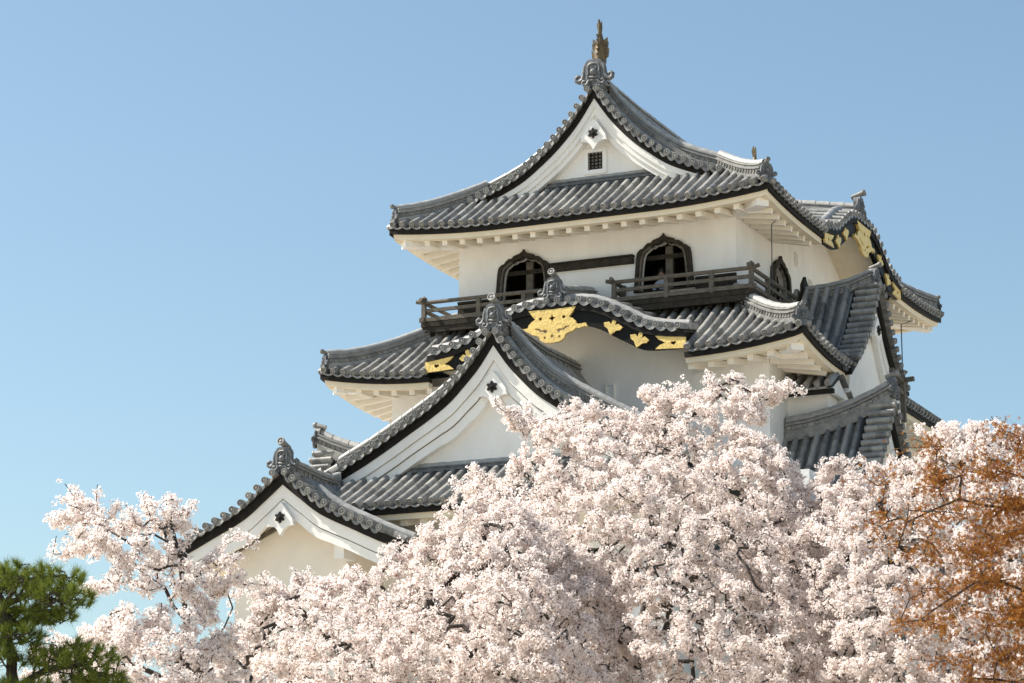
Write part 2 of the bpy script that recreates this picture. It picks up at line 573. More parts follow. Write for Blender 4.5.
def offset_curve(f, W, o, n=28, sign=1):
    """points of the curve z=f(w), w in 0..W, dropped by the perpendicular distance o"""
    pts = []
    for i in range(n + 1):
        w = W * i / n
        s = (f(w + 0.01) - f(max(0.0, w - 0.01))) / (0.02 if w >= 0.01 else w + 0.01)
        pts.append((sign * w, f(w) - o * math.sqrt(1 + min(s * s, 1.6))))
    return pts

def barge(mb, F, f, W, o0, o1, b0, b1, m=0, n=28, W2=None):
    """board following the gable curve on both sides, between perpendicular offsets o0 and o1"""
    up = offset_curve(f, W, o0, n)
    dn = offset_curve(f, W2 or W, o1, n)
    rings = []
    L = [(-a, z) for a, z in reversed(up)] + up[1:]
    K = [(-a, z) for a, z in reversed(dn)] + dn[1:]
    for (a, z), (a2, z2) in zip(L, K):
        rings.append([F(a, b0, z), F(a2, b0, z2), F(a2, b1, z2), F(a, b1, z)])
    mb.loft(rings, m=m)

def verge_tiles(F, f, W, parent, b_in=0.50, spacing=0.262, dark=True, thick=0.24):
    """row of short cover tiles lying across a gable edge, their round ends facing out"""
    mb = MB()
    for sg in (-1, 1):
        # arc length walk
        w, last, acc = 0.0, 0.0, spacing * 0.55
        step = 0.01
        pos = []
        prev = Vector((0, f(0)))
        d = 0.0
        nxt = spacing * 0.6
        while w < W:
            w += step
            cur = Vector((w, f(w)))
            d += (cur - prev).length
            prev = cur
            if d >= nxt:
                pos.append(w)
                nxt += spacing
        for k, w in enumerate(pos):
            sl = (f(w + 0.01) - f(w - 0.01)) / 0.02
            T = (F.A * sg + Vector((0, 0, sl))).normalized()
            Nn = Vector((0, 0, 1)) - T * T.z
            Nn.normalize()
            P = lambda t, w=w: F(sg * w, t, f(w))
            barrel(mb, P, T, lambda t: Nn, (-0.12, b_in), r=0.072, tile=0.31)
            medallion(mb, P(-0.14) + Nn * 0.055, -F.B, 0.083)
            if k + 1 < len(pos):
                w2 = pos[k + 1]
                top, bot, bk = [], [], []
                for q in range(5):
                    ww = w + (w2 - w) * q / 4
                    dz = -0.05 * math.sin(PI * q / 4)
                    top.append(F(sg * ww, -0.10, f(ww) + dz + 0.02))
                    bot.append(F(sg * ww, -0.11, f(ww) + dz * 1.8 - 0.04))
                    bk.append(F(sg * ww, b_in, f(ww) + dz + 0.02))
                mb.loft([bk, top, bot], closed=False, caps=False)
    o = mb.build('verge_tiles', M['tile'], parent, 40)
    if dark:
        dk = MB()
        barge(dk, F, f, W + 0.12, 0.05, thick, 0.03, 0.60)
        dk.build('verge_batten', M['darkwood'], parent)
    return o

def hexstar(r, cx, cz):
    pts = []
    for k in range(24):
        a = 2 * PI * k / 24 + PI / 6
        rr = r * (0.80 + 0.20 * math.cos(6 * (a - PI / 2)))
        pts.append((cx + rr * math.cos(a), cz + rr * math.sin(a)))
    return pts

def pendant(F, cz, parent, sc=1.0, b=0.0):
    """white gable pendant with a dark six petal boss; cz = height of its top"""
    half = [(0.0, 0.0), (0.10, -0.10), (0.34, -0.44), (0.355, -0.55), (0.385, -0.60), (0.27, -0.60), (0.17, -0.63), (0.09, -0.70), (0.03, -0.80), (0.0, -0.86)]
    ol = [(x * sc, cz + z * sc) for x, z in half] + [(-x * sc, cz + z * sc) for x, z in reversed(half[1:-1])]
    mb = MB()
    mb.plate(F, ol, [], b - 0.10, b + 0.02)
    o = mb.build('gable_pendant', M['plaster'], parent)
    st = MB()
    st.plate(F, hexstar(0.15 * sc, 0, cz - 0.40 * sc), [], b - 0.14, b - 0.098)
    st.lathe(F(0, b - 0.14, cz - 0.40 * sc), -F.B, [(0.05 * sc, -0.01), (0.045 * sc, 0.02), (0.004, 0.03)], 10)
    st.build('petal_boss', M['darkwood'], o)
    return o

# ------------------------------------------------------------------ profiles
# (half width from the gable axis -> height) measured tier by tier
topf = lerp_table([(0, 23.98), (0.47, 23.30), (1.07, 22.62), (1.52, 22.22), (2.23, 21.72), (3.0, 21.38), (3.65, 21.14), (4.5, 20.68), (5.34, 20.20)])
g3f = lerp_table([(0, 16.02), (0.35, 15.52), (0.72, 15.08), (1.36, 14.46), (2.44, 13.78), (3.5, 13.18), (4.4, 12.74), (5.3, 12.25), (6.0, 11.90)])
turf = lerp_table([(0, 12.46), (0.5, 12.06), (1.15, 11.58), (2.0, 11.17), (2.75, 10.83), (3.1, 10.70)])
dorf = lerp_table([(0, 18.62), (0.5, 17.95), (0.95, 17.33), (1.4, 16.83), (1.95, 16.33), (2.4, 16.0)])
karaf = lerp_table([(0, 0.98), (0.5, 0.965), (0.98, 0.90), (1.27, 0.80), (1.86, 0.50), (2.5, 0.17), (3.15, 0.04), (3.55, 0.0)])

# ================================================================== KEEP
keep = thing('castle_keep', 'white walled castle keep with stacked grey tiled roofs and gold gable fittings', 'castle', (-3.95, 6.5, 6.5))

# ---------------- third storey walls -----------------------------------------------------------
def katomado(cx, zb, hw=0.70, h=1.29):
    """bell shaped window opening, inner line"""
    half = [(0.0, 1.0), (0.10, 0.965), (0.22, 0.945), (0.34, 0.945), (0.45, 0.905), (0.56, 0.90), (0.68, 0.85), (0.79, 0.81), (0.86, 0.72), (0.91, 0.55), (0.95, 0.30), (1.0, 0.0)]
    return [(cx + x * hw, zb + z * h) for x, z in half] + [(cx - x * hw, zb + z * h) for x, z in reversed(half[1:])]
def katomado_outer(cx, zb, hw=0.84, h=1.52):
    half = [(0.0, 1.0), (0.03, 0.965), (0.12, 0.925), (0.24, 0.905), (0.34, 0.89), (0.40, 0.85), (0.52, 0.845), (0.62, 0.80), (0.66, 0.765), (0.76, 0.75), (0.86, 0.70), (0.90, 0.60), (0.93, 0.40), (0.96, 0.2), (1.0, 0.0)]
    return [(cx + x * hw, zb + z * h) for x, z in half] + [(cx - x * hw, zb + z * h) for x, z in reversed(half[1:])]

WZ0, WZ1 = 16.9, 20.42
wall3 = MB()
f3 = FRONT(-3.92, 0.0)
r3 = RIGHT(0.0, 6.6)
hl, hr = katomado(-2.0, 18.20), katomado(1.96, 18.20)
hs1, hs2 = katomado(-3.17, 18.20), katomado(3.17, 18.20)
wall3.plate(f3, [(-3.92, WZ0), (3.92, WZ0), (3.92, WZ1), (-3.92, WZ1)], [hl, hr], 0.0, 0.22)
wall3.plate(r3, [(-6.38, WZ0), (6.38, WZ0), (6.38, WZ1), (3.3, WZ1), (2.6, 21.1), (-2.6, 21.1), (-3.3, WZ1), (-6.38, WZ1)], [hs1, hs2], 0.0, 0.22)
wall3.plate(BACK(-3.92, 13.2), [(-3.92, WZ0), (3.92, WZ0), (3.92, WZ1), (-3.92, WZ1)], [], 0.0, 0.22)
wall3.plate(LEFT(-7.84, 6.6), [(-6.38, WZ0), (6.38, WZ0), (6.38, WZ1), (-6.38, WZ1)], [], 0.0, 0.22)
w3 = wall3.build('wall', M['plaster'], keep, label='top storey wall with bell shaped windows')
# room behind the windows
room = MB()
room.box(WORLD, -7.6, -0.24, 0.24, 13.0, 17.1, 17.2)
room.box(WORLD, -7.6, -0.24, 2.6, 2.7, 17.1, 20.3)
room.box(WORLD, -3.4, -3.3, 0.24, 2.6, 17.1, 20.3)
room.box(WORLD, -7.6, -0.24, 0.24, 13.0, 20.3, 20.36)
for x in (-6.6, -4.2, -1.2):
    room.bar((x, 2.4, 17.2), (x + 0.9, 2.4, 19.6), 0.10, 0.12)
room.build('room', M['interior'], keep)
def bell_window(F, cx, parent, inside=True):
    fr = MB()
    fr.plate(F, katomado_outer(cx, 18.18), [katomado(cx, 18.20)], -0.09, 0.10)
    inn = katomado(cx, 18.20)
    o = fr.build('window', M['oldtimber'], parent, label='bell shaped window with dark scalloped frame')
    # paler worn edge strip inside the frame
    ins = [(cx + (a - cx) * 0.97, 18.20 + (z - 18.20) * 0.975) for a, z in inn]
    for sg in (0, 1):
        seg = ins[4:12] if sg == 0 else ins[12:20]
        tr = MB()
        tr.tube([F(a, -0.10, z) for a, z in seg], 0.028, 5)
        tr.build('window_trim', M['timber'], o)
    p = MB()
    p.box(F, cx - 0.06, cx + 0.14, 0.24, 0.36, 17.11, 19.42)
    p.build('window_post', M['timber'], o)
    q = MB()
    q.box(F, cx - 0.64, cx + 0.64, 0.225, 0.30, 19.08, 19.2)
    q.build('window_rail', M['oldtimber'], o)
bell_window(f3, -2.0, w3)
bell_window(f3, 1.96, w3)
bell_window(r3, -3.17, w3)
bell_window(r3, 3.17, w3)
bm = MB()
bm.box(f3, -1.2, 1.12, -0.14, -0.002, 18.98, 19.16)
bm.box(f3, -1.22, 1.14, -0.18, -0.002, 19.163, 19.20)
bm.build('lintel_beam', M['oldtimber'], w3)
for a0, a1 in ((-3.93, -2.86), (2.82, 3.93)):
    wp = MB()
    wp.box(f3, a0, a1, -0.05, -0.002, 17.6, 18.38)
    wp.box(f3, a0, a1, -0.08, -0.002, 18.383, 18.44)
    wp.build('wall_panel', M['oldtimber'], w3)
for a0, a1 in ((-6.6, -4.02), (-2.3, 2.3)):
    wp = MB()
    wp.box(r3, a0, a1, -0.05, -0.002, 17.6, 18.0)
    wp.build('wall_panel', M['oldtimber'], w3)

# ---------------- top roof ---------------------------------------------------------------------
EX, EY0, EY1 = 5.34, -1.4, 14.6
cx3 = -3.92
def lift_fn(L0, L1, amp, d0=3.4, h0=True, h1=True):
    def f(s):
        v = 0.0
        if h0:
            v = max(v, amp * max(0.0, 1 - (s - L0) / d0) ** 2)
        if h1:
            v = max(v, amp * max(0.0, 1 - (L1 - s) / d0) ** 2)
        return v
    return f
z3 = 20.16
tp = lambda t: z3 + t * 0.60 + 0.03 * t * t
roof3 = MB()
Ff = FRONT(cx3, EY0)
lf = lift_fn(-EX, EX, 0.22)
front_max = lambda s: max(0.0, min(1.68, EX - abs(s)))
tiled_slope(roof3, Ff, -EX, EX, tp, front_max, lift=lf, pitch=0.285)
Fb = BACK(cx3, EY1)
tiled_slope(roof3, Fb, -EX, EX, tp, front_max, lift=lf, pitch=0.285)
LY = EY1 - EY0
def side_prof(t):
    return topf(EX - t) - 0.04
ls = lift_fn(0, LY, 0.18)
YV = 1.4 + 0.5               # verge tiles cover the first half metre
def side_max(s):
    d = min(s, LY - s)
    return EX - 0.12 if d > YV else max(0.0, min(d, 1.75))
kc = 8.0                      # karahafu axis on the right eave, measured along it
def kara_cut(base, half, c, prof, zk, slope):
    """where the main slope rises above the karahafu roof"""
    def f(s):
        w = abs(s - c)
        if w >= half:
            return 0.0
        for i in range(80):
            t = i * 0.05
            if prof(t) >= zk + karaf(w) + slope * t + 0.05:
                return t if t > 0.02 else 0.03
        return None
    return f
KZ3 = 20.36
cut3 = kara_cut(0, 3.5, kc, side_prof, KZ3, 0.16)
Fr = RIGHT(cx3 + EX, EY0)
tiled_slope(roof3, Fr, 0, LY, side_prof, side_max, tmin=cut3, lift=ls, pitch=0.285)
Fl = LEFT(cx3 - EX, EY1)
tiled_slope(roof3, Fl, 0, LY, side_prof, side_max, lift=ls, pitch=0.285)
ro3 = roof3.build('roof', M['tile'], keep, 40, label='topmost tiled roof with gable')
eave_parts(Ff, -EX, EX, tp, lf, 1.4, ro3, e0=1, e1=1)
eave_parts(Fr, 0, LY, side_prof, ls, 1.4, ro3, skip=(kc - 3.5, kc + 3.5), e0=1, e1=1)
eave_parts(Fl, 0, LY, side_prof, ls, 1.4, ro3, e0=1, e1=1)
eave_parts(Fb, -EX, EX, tp, lf, 1.4, ro3, rafters=False, e0=1, e1=1)
for sx, sy in ((1, 1), (-1, 1), (1, -1), (-1, -1)):
    Fc = FRONT(cx3, EY0) if sy == 1 else BACK(cx3, EY1)
    hip_rafter(Fc, sx * (EX - 0.30), 0.30, z3 - 0.20, -sx * 1.2, 1.2, ro3)
# gable ends (front one in view)
for Fg, front in ((FRONT(cx3, 0.0), True), (BACK(cx3, 13.2), False)):
    verge_tiles(Fg, topf, 3.72, ro3, thick=0.20)
    bb = MB()
    barge(bb, Fg, topf, 3.78, 0.202, 0.35, 0.06, 0.26)
    barge(bb, Fg, topf, 3.74, 0.352, 0.47, 0.11, 0.28)
    barge(bb, Fg, topf, 3.70, 0.472, 0.59, 0.17, 0.42)
    bb.build('barge_board', M['plaster'], ro3, 30)
    gw = MB()
    base = 21.05
    up = offset_curve(topf, 3.6, 0.5)
    ol = [(-a, z) for a, z in reversed(up)] + up[1:]
    ol = [(a, max(z, base + 0.02)) for a, z in ol] + [(3.6, base), (-3.6, base)]
    hole = [(-0.32, 21.78), (0.10, 21.78), (0.10, 22.26), (-0.32, 22.26)] if front else None
    gw.plate(Fg, ol, [hole] if hole else [], 0.40, 0.60)
    g = gw.build('gable_wall', M['plaster'], ro3)
    if front:
        fr = MB()
        fr.plate(Fg, [(-0.44, 21.66), (0.22, 21.66), (0.22, 22.36), (-0.44, 22.36)], [hole], 0.36, 0.43)
        wf = fr.build('gable_window', M['plaster'], g)
        br = MB()
        for k in range(4):
            a = -0.32 + 0.42 * (k + 0.5) / 4
            br.box(Fg, a - 0.018, a + 0.018, 0.44, 0.47, 21.78, 22.26)
        for k in range(5):
            z = 21.78 + 0.48 * (k + 0.5) / 5
            br.box(Fg, -0.32, 0.10, 0.45, 0.48, z - 0.016, z + 0.016)
        br.build('window_lattice', M['darkwood'], wf)
        dkb = MB()
        dkb.box(Fg, -0.36, 0.14, 0.604, 0.66, 21.74, 22.30)
        dkb.build('window_shade', M['bounceplaster'], wf)
        pendant(Fg, topf(0) - 0.92, ro3, 1.0, 0.08)
    ridge([Fg(-2.5, 0.46, 21.24), Fg(2.5, 0.46, 21.24)], ro3, 0.95, 1.0, name='gable_base_ridge', skirt=0.15, mat='ornament')
    for sg in (-1, 1):
        pth = [Fg(sg * w, 0.66, topf(w) + 0.20) for w in (0.25, 0.5, 0.8, 1.3, 1.8, 2.3, 2.8, 3.3, 3.6)]
        ridge(pth, ro3, 0.95, 1.1, name='descending_ridge', skirt=0.28)
        vb = MB()
        for k in range(10):
            w0, w1_ = 0.18 + k * 0.345, 0.18 + (k + 1) * 0.345 + 0.02
            vb.tube([Fg(sg * w0, 0.43, topf(w0) + 0.10), Fg(sg * w1_, 0.43, topf(w1_) + 0.10)], [0.085, 0.078], 8)
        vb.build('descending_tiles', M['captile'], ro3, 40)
        hp = []
        for k in range(9):
            t = 1.95 - (1.95 - 0.16) * k / 8
            hp.append(Fg(sg * (EX - t), EY0 + t if front else t - 1.4, tp(t) + lf(EX - t) * max(0.0, 1 - t / 2.6) ** 1.5 + 0.02 + 0.07 * (k / 8) ** 4))
        ridge(hp, ro3, 0.95, 1.15, name='hip_ridge', skirt=0.10)
        d = (hp[-1] - hp[-2])
        ridge_ornament(hp[-1] + d.normalized() * 0.05 + Vector((0, 0, -0.04)), d, ro3, 0.62, name='corner_ornament')
ridge([(cx3, 0.2, 23.80), (cx3, 3, 23.70), (cx3, 10, 23.70), (cx3, 13.25, 23.80)], ro3, 1.25, 1.7, name='main_ridge')
ridge_ornament((cx3, 0.12, 24.03), (0, -1), ro3, 1.22, pole=False)
ridge_ornament((cx3, 13.36, 23.92), (0, 1), ro3, 1.18, pole=False)
def fish_finial(x, y, sgn):
    """gilt fish finial, head down on the ridge, tail standing straight up"""
    mb = MB()
    prof = [(0.0, 0.0, 0.22, 0.17), (0.0, 0.15, 0.23, 0.18), (0.01, 0.32, 0.20, 0.16), (0.02, 0.48, 0.165, 0.13), (0.02, 0.60, 0.12, 0.10), (0.0, 0.70, 0.085, 0.075), (-0.03, 0.80, 0.07, 0.06), (-0.05, 0.95, 0.055, 0.045), (-0.08, 1.12, 0.03, 0.03)]
    z0 = 24.74
    rings = []
    for dx, dz, ry, rx in prof:
        rings.append([Vector((x + rx * 0.9 * math.cos(t), y + sgn * dx + ry * 0.9 * math.sin(t), z0 + dz * 1.06)) for t in [2 * PI * k / 12 for k in range(12)]])
    mb.loft(rings)
    F = Frame((x, y), (1, 0), (0, 1))
    for sg in (-1, 1):
        for z, l in ((0.12, 0.20), (0.34, 0.17), (0.50, 0.13)):
            ol = [(sg * 0.10, z0 + z - 0.05), (sg * (0.16 + l * 0.35), z0 + z + 0.02), (sg * (0.14 + l * 0.55), z0 + z + l + 0.05), (sg * 0.12, z0 + z + 0.12)]
            mb.plate(F, ol, [], -0.025, 0.025)
    for k in range(5):
        z = z0 + 0.15 + 0.13 * k
        G = Frame((x, y), (0, 1), (-1, 0))
        q = -sgn
        mb.plate(G, [(q * 0.14, z - 0.04), (q * 0.26, z + 0.05), (q * 0.12, z + 0.09)], [], -0.02, 0.02)
    mb.plate(F, [(-0.05, z0 + 0.86), (-0.09, z0 + 1.05), (-0.02, z0 + 1.22), (0.0, z0 + 1.05), (0.05, z0 + 1.16), (0.06, z0 + 1.0), (0.05, z0 + 0.86)], [], -0.03, 0.02)
    mb.build('fish_finial', M['bronze'], ro3, 40)
fish_finial(cx3 + 0.06, 0.38, 1)
fish_finial(cx3 + 0.02, 13.0, -1)

# ---------------- karahafu (undulating gable) ----------------------------------------------------
GOLD_PENDANT = [(0.0, 0.40), (0.60, 0.42), (0.50, 0.24), (0.42, 0.14), (0.52, 0.08), (0.60, -0.02), (0.62, -0.10), (0.72, -0.11), (0.84, -0.09), (0.90, -0.22), (0.78, -0.20), (0.68, -0.24), (0.60, -0.22), (0.52, -0.30), (0.40, -0.34), (0.34, -0.38), (0.30, -0.50), (0.18, -0.58), (0.0, -0.60)]
def circle(cx, cz, r, n=10): return [(cx + r * math.cos(2 * PI * k / n), cz + r * math.sin(2 * PI * k / n)) for k in range(n)]
def karahafu(F, z0, depth, slope, parent, cut_base, ridge_len, wall_b, half=3.5, top_ridge=True):
    """F: a along the eave about the gable axis, b inwards from the eave edge"""
    f = lambda w: z0 + karaf(abs(w))
    mb = MB()
    n = 24
    pit = 2 * half / n
    for i in range(n):
        a = -half + (i + 0.5) * pit
        sl = (f(a + 0.01) - f(a - 0.01)) / 0.02
        T = (F.A + Vector((0, 0, sl))).normalized()
        Nn = (Vector((0, 0, 1)) - T * T.z).normalized()
        P = lambda t, a=a: F(a, t, f(a) + slope * t)
        bmax = depth(abs(a))
        barrel(mb, P, T, lambda t: Nn, (-0.02, bmax), r=0.074)
        medallion(mb, P(-0.05) + Nn * 0.055, -F.B, 0.085)
        if i < n - 1:
            top, bot, bk, b2 = [], [], [], []
            bm2 = depth(abs(a + pit / 2))
            for q in range(5):
                x = a + pit * q / 4
                dz = -0.04 * math.sin(PI * q / 4)
                top.append(F(x, -0.04, f(x) + dz + 0.02))
                bot.append(F(x, -0.05, f(x) + dz * 2.0 - 0.045))
                bk.append(F(x, bm2, f(x) + slope * bm2 + dz))
            mb.loft([bk, top, bot], closed=False, caps=False)
    rows = []
    for i in range(41):
        a = -half + 2 * half * i / 40
        d = depth(abs(a))
        rows.append([F(a, d * j / 3, f(a) + slope * d * j / 3 - 0.08) for j in range(4)])
    mb.loft(rows, closed=False, caps=False)
    ro = mb.build('karahafu_roof', M['tile'], parent, 40, label='undulating curved gable roof')
    # pale band of cap tiles following the curve behind the round ends
    cap = MB()
    pts = [F(-half - 0.02 + (2 * half + 0.04) * i / 48, 0.42, f(-half + 2 * half * i / 48) + 0.16) for i in range(49)]
    for i in range(0, 48, 2):
        cap.tube([pts[i], pts[i + 1], pts[i + 2]], [0.125, 0.122, 0.117], 10)
    for i in range(0, 48):
        a0 = -half + 2 * half * i / 48
        a1 = a0 + 2 * half / 48
        cap.add([F(a0, 0.33, f(a0) + 0.02), F(a1, 0.33, f(a1) + 0.02), F(a1, 0.33, f(a1) + 0.16), F(a0, 0.33, f(a0) + 0.16)], [(0, 1, 2, 3)])
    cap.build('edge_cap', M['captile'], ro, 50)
    # black boards
    bd = MB()
    bl = MB()
    def band(mb2, o0, o1f, b0, b1, hw=half):
        rings = []
        for i in range(57):
            a = -hw + 2 * hw * i / 56
            w = abs(a)
            z = f(a)
            rings.append([F(a, b0, z - o0), F(a, b0, z - o1f(w)), F(a, b1, z - o1f(w)), F(a, b1, z - o0)])
        mb2.loft(rings)
    band(bd, 0.09, lambda w: 0.24, -0.02, 0.25)
    bd.build('verge_batten', M['darkwood'], ro)
    # the main board is broad with a cusped lower edge
    low = lerp_table([(0, 0.62), (0.6, 0.60), (1.25, 0.62), (1.7, 0.66), (2.2, 0.66), (2.7, 0.60), (3.1, 0.54), (3.55, 0.50)])
    band(bl, 0.242, low, 0.05, 0.18)
    bo = bl.build('curved_board', M['lacquer'], ro)
    # vault under the curve, back to the wall
    sf = MB()
    rows = [[F(-half + 2 * half * i / 40, b, f(-half + 2 * half * i / 40) - 0.30 - (0.02 if b > 0.1 else 0.0)) for b in (0.19, wall_b + 0.05)] for i in range(41)]
    sf.loft(rows, closed=False, caps=False)
    sf.build('soffit', M['cream'], ro, 40)
    # gold fittings
    pz = f(0) - 0.56
    g = MB()
    gp = [(x * 1.08, z * 0.86 + 0.03) for x, z in GOLD_PENDANT]
    ol = [(x, pz + z) for x, z in gp] + [(-x, pz + z) for x, z in reversed(gp[1:-1])]
    star = [(0.10 * math.cos(2 * PI * k / 8) * (1 if k % 2 == 0 else 0.45), pz + 0.15 + 0.10 * math.sin(2 * PI * k / 8) * (1 if k % 2 == 0 else 0.45)) for k in range(8)]
    heart = lambda c: [(c, pz + 0.10), (c + 0.05, pz + 0.16), (c + 0.035, pz + 0.20), (c, pz + 0.18), (c - 0.035, pz + 0.20), (c - 0.05, pz + 0.16)]
    def curl(sg):
        p = [(0.12, -0.22), (0.20, -0.18), (0.28, -0.20), (0.36, -0.14), (0.46, -0.12), (0.47, -0.16), (0.40, -0.17), (0.33, -0.24), (0.24, -0.25), (0.20, -0.30), (0.15, -0.28)]
        return [(sg * x, pz + 0.86 * z + 0.03) for x, z in p]
    holes = [star, heart(-0.32), heart(0.32), curl(1), curl(-1), circle(0, pz - 0.31, 0.045), circle(-0.2, pz - 0.34, 0.035), circle(0.2, pz - 0.34, 0.035)]
    g.plate(F, ol, holes, -0.03, 0.048)
    g.build('gold_pendant', M['gold'], bo)
    for sg in (-1, 1):
        for w, ang in ((1.62, -0.32), (2.32, -0.34)):
            z = f(w) - 0.44
            hf = [(0, 0.25), (0.055, 0.15), (0.05, 0.06), (0.13, 0.115), (0.265, 0.06), (0.215, -0.03), (0.11, -0.07), (0.06, -0.14), (0, -0.20)]
            pts = hf + [(-x, y) for x, y in reversed(hf[1:-1])]
            t = MB()
            ca, sa = math.cos(sg * ang), math.sin(sg * ang)
            t.plate(F, [(sg * w + x * ca - y * sa, z + x * sa + y * ca) for x, y in pts], [], 0.0, 0.048)
            t.build('gold_trefoil', M['gold'], bo)
        e = MB()
        zt, zb = f(3.2) - 0.245, f(3.2) - 0.53
        ol = [(3.55, f(3.55) - 0.245), (3.55, f(3.55) - 0.515), (2.75, f(2.75) - 0.585), (2.88, f(2.88) - 0.46), (3.02, f(3.02) - 0.40), (2.84, f(2.84) - 0.33), (2.75, f(2.75) - 0.25)]
        hh = [(3.24, zb + 0.08), (3.30, zb + 0.14), (3.27, zb + 0.19), (3.22, zb + 0.16), (3.18, zb + 0.19), (3.15, zb + 0.13)]
        e.plate(F, [(sg * x, z) for x, z in ol], [[(sg * x, z) for x, z in hh]], 0.0, 0.048)
        e.build('gold_end_plate', M['gold'], bo)
    ridge([F(0, 0.1, f(0) + 0.08), F(0, ridge_len, f(0) + slope * ridge_len + 0.12)], ro, 1.0, 1.0, name='karahafu_ridge')
    ridge_ornament(F(0, 0.08, f(0) + 0.12), -F.B, ro, 0.92)
    return ro

# right side, third tier roof
def dep_side(w):
    t = 0.1
    while t < 5.2 and side_prof(t) < KZ3 + karaf(w) + 0.16 * t:
        t += 0.05
    return min(t, 4.6)
karahafu(RIGHT(cx3 + EX, EY0 + kc), KZ3, dep_side, 0.16, ro3, None, 3.4, 1.42)

# ---------------- second storey ------------------------------------------------------------------
cx2, W2, Y2 = -3.95, 5.2, -1.3
wl = MB()
f2 = FRONT(cx2, Y2)
crv = [(a, 15.80 + 0.0 + karaf(abs(a)) + 0.0) for a in [3.4 - 6.8 * i / 24 for i in range(25)]]
KZ2 = 16.48
crv = [(a, KZ2 - 0.33 + karaf(abs(a))) for a, _ in crv]
wl.plate(f2, [(-W2, 11.0), (W2, 11.0), (W2, 16.12), (3.41, 16.12)] + crv + [(-3.41, 16.12), (-W2, 16.12)], [], 0.0, 0.25)
wl.plate(RIGHT(cx2 + W2, 6.6), [(-7.64, 11.0), (7.9, 11.0), (7.9, 16.12), (-7.64, 16.12)], [], 0.0, 0.25)
wl.plate(LEFT(cx2 - W2, 6.6), [(-7.9, 11.0), (7.64, 11.0), (7.64, 16.12), (-7.9, 16.12)], [], 0.0, 0.25)
wl.plate(BACK(cx2, 14.5), [(-W2 + 0.26, 11.0), (W2 - 0.26, 11.0), (W2 - 0.26, 16.12), (-W2 + 0.26, 16.12)], [], 0.0, 0.25)
w2 = wl.build('wall', M['plaster'], keep, label='second storey plastered wall')
def gunport(F, a, z, parent, w=0.17, h=0.30, b=0.0):
    g = MB()
    g.plate(F, [(a - w / 2 - .04, z - h / 2 - .04), (a + w / 2 + .04, z - h / 2 - .04), (a + w / 2 + .04, z + h / 2 + .04), (a - w / 2 - .04, z + h / 2 + .04)], [[(a - w / 2, z - h / 2), (a + w / 2, z - h / 2), (a + w / 2, z + h / 2), (a - w / 2, z + h / 2)]], b - 0.06, b - 0.002)
    g.box(F, a - w / 2 + 0.004, a + w / 2 - 0.004, b - 0.022, b - 0.002, z - h / 2 + 0.004, z + h / 2 - 0.004)
    g.build('gun_port', M['plaster'], parent)
gunport(f2, 0.98, 15.35, w2)
gunport(f2, 3.45, 15.72, w2, 0.2, 0.2)
gunport(f2, 4.75, 15.95, w2, 0.10, 0.12)
gunport(RIGHT(cx2 + W2, 6.6), -6.2, 15.62, w2, 0.14, 0.22)
gunport(r3, -0.55, 19.45, w3, 0.12, 0.3)
gunport(r3, -1.75, 19.95, w3, 0.10, 0.3)

z2 = 15.95
p2 = lambda t: z2 + t * 0.56 + 0.035 * t * t
X2 = W2 + 1.42
E2 = Y2 - 1.4
roof2 = MB()
F2 = FRONT(cx2, E2)
l2 = lift_fn(-X2, X2, 0.34, 3.2)
def cut2(s):
    w = abs(s)
    if w >= 3.5:
        return 0.0
    for i in range(80):
        t = i * 0.05
        if p2(t) >= KZ2 + karaf(w) + 0.18 * t + 0.05:
            return max(t, 0.03)
    return None
m2 = lambda s: max(0.0, min(2.68, X2 - abs(s)))
tiled_slope(roof2, F2, -X2, X2, p2, m2, tmin=cut2, lift=l2, pitch=0.285)
L2 = 14.5 + 1.4 - E2
Fr2 = RIGHT(cx2 + X2, E2)
ls2 = lift_fn(0, L2, 0.34, 3.2)
S0, S1 = 3.85, 7.95          # gap in the right eave taken by the gabled dormer
tiled_slope(roof2, Fr2, 0, S0, p2, lambda s: max(0.0, min(2.6, s)), lift=ls2, pitch=0.285)
tiled_slope(roof2, Fr2, S1, L2, p2, lambda s: max(0.0, min(2.6, L2 - s)), lift=ls2, pitch=0.285)
Fl2 = LEFT(cx2 - X2, 14.5 + 1.4)
tiled_slope(roof2, Fl2, 0, L2, p2, lambda s: max(0.0, min(2.6, s, L2 - s)), lift=ls2, pitch=0.285)
ro2 = roof2.build('roof', M['tile'], keep, 40, label='second tier tiled roof below the balcony')
eave_parts(F2, -X2, X2, p2, l2, 1.4, ro2, skip=(-3.5, 3.5), e0=1, e1=1)
eave_parts(Fr2, 0, L2, p2, ls2, 1.4, ro2, skip=(S0, S1), e0=1, e1=1)
eave_parts(Fl2, 0, L2, p2, ls2, 1.4, ro2, e0=1, e1=1)
for sx in (1, -1):
    hip_rafter(F2, sx * (X2 - 0.30), 0.30, z2 - 0.08, -sx * 1.2, 1.2, ro2)
    hp = []
    for k in range(9):
        t = 2.66 - (2.66 - 0.14) * k / 8
        hp.append(F2(sx * (X2 - t), t, p2(t) + l2(X2 - t) * max(0.0, 1 - t / 2.6) ** 1.5 + 0.02 + 0.08 * (k / 8) ** 4))
    ridge(hp, ro2, 1.0, 1.15, name='hip_ridge', skirt=0.10)
    d = hp[-1] - hp[-2]
    ridge_ornament(hp[-1] + d.normalized() * 0.05 + Vector((0, 0, -0.04)), d, ro2, 0.62, name='corner_ornament')
def dep2(w):
    t = 0.1
    while t < 2.7 and p2(t) < KZ2 + karaf(w) + 0.18 * t:
        t += 0.05
    return min(t, 2.66)
karahafu(F2, KZ2, dep2, 0.18, ro2, None, 2.55, 1.42)

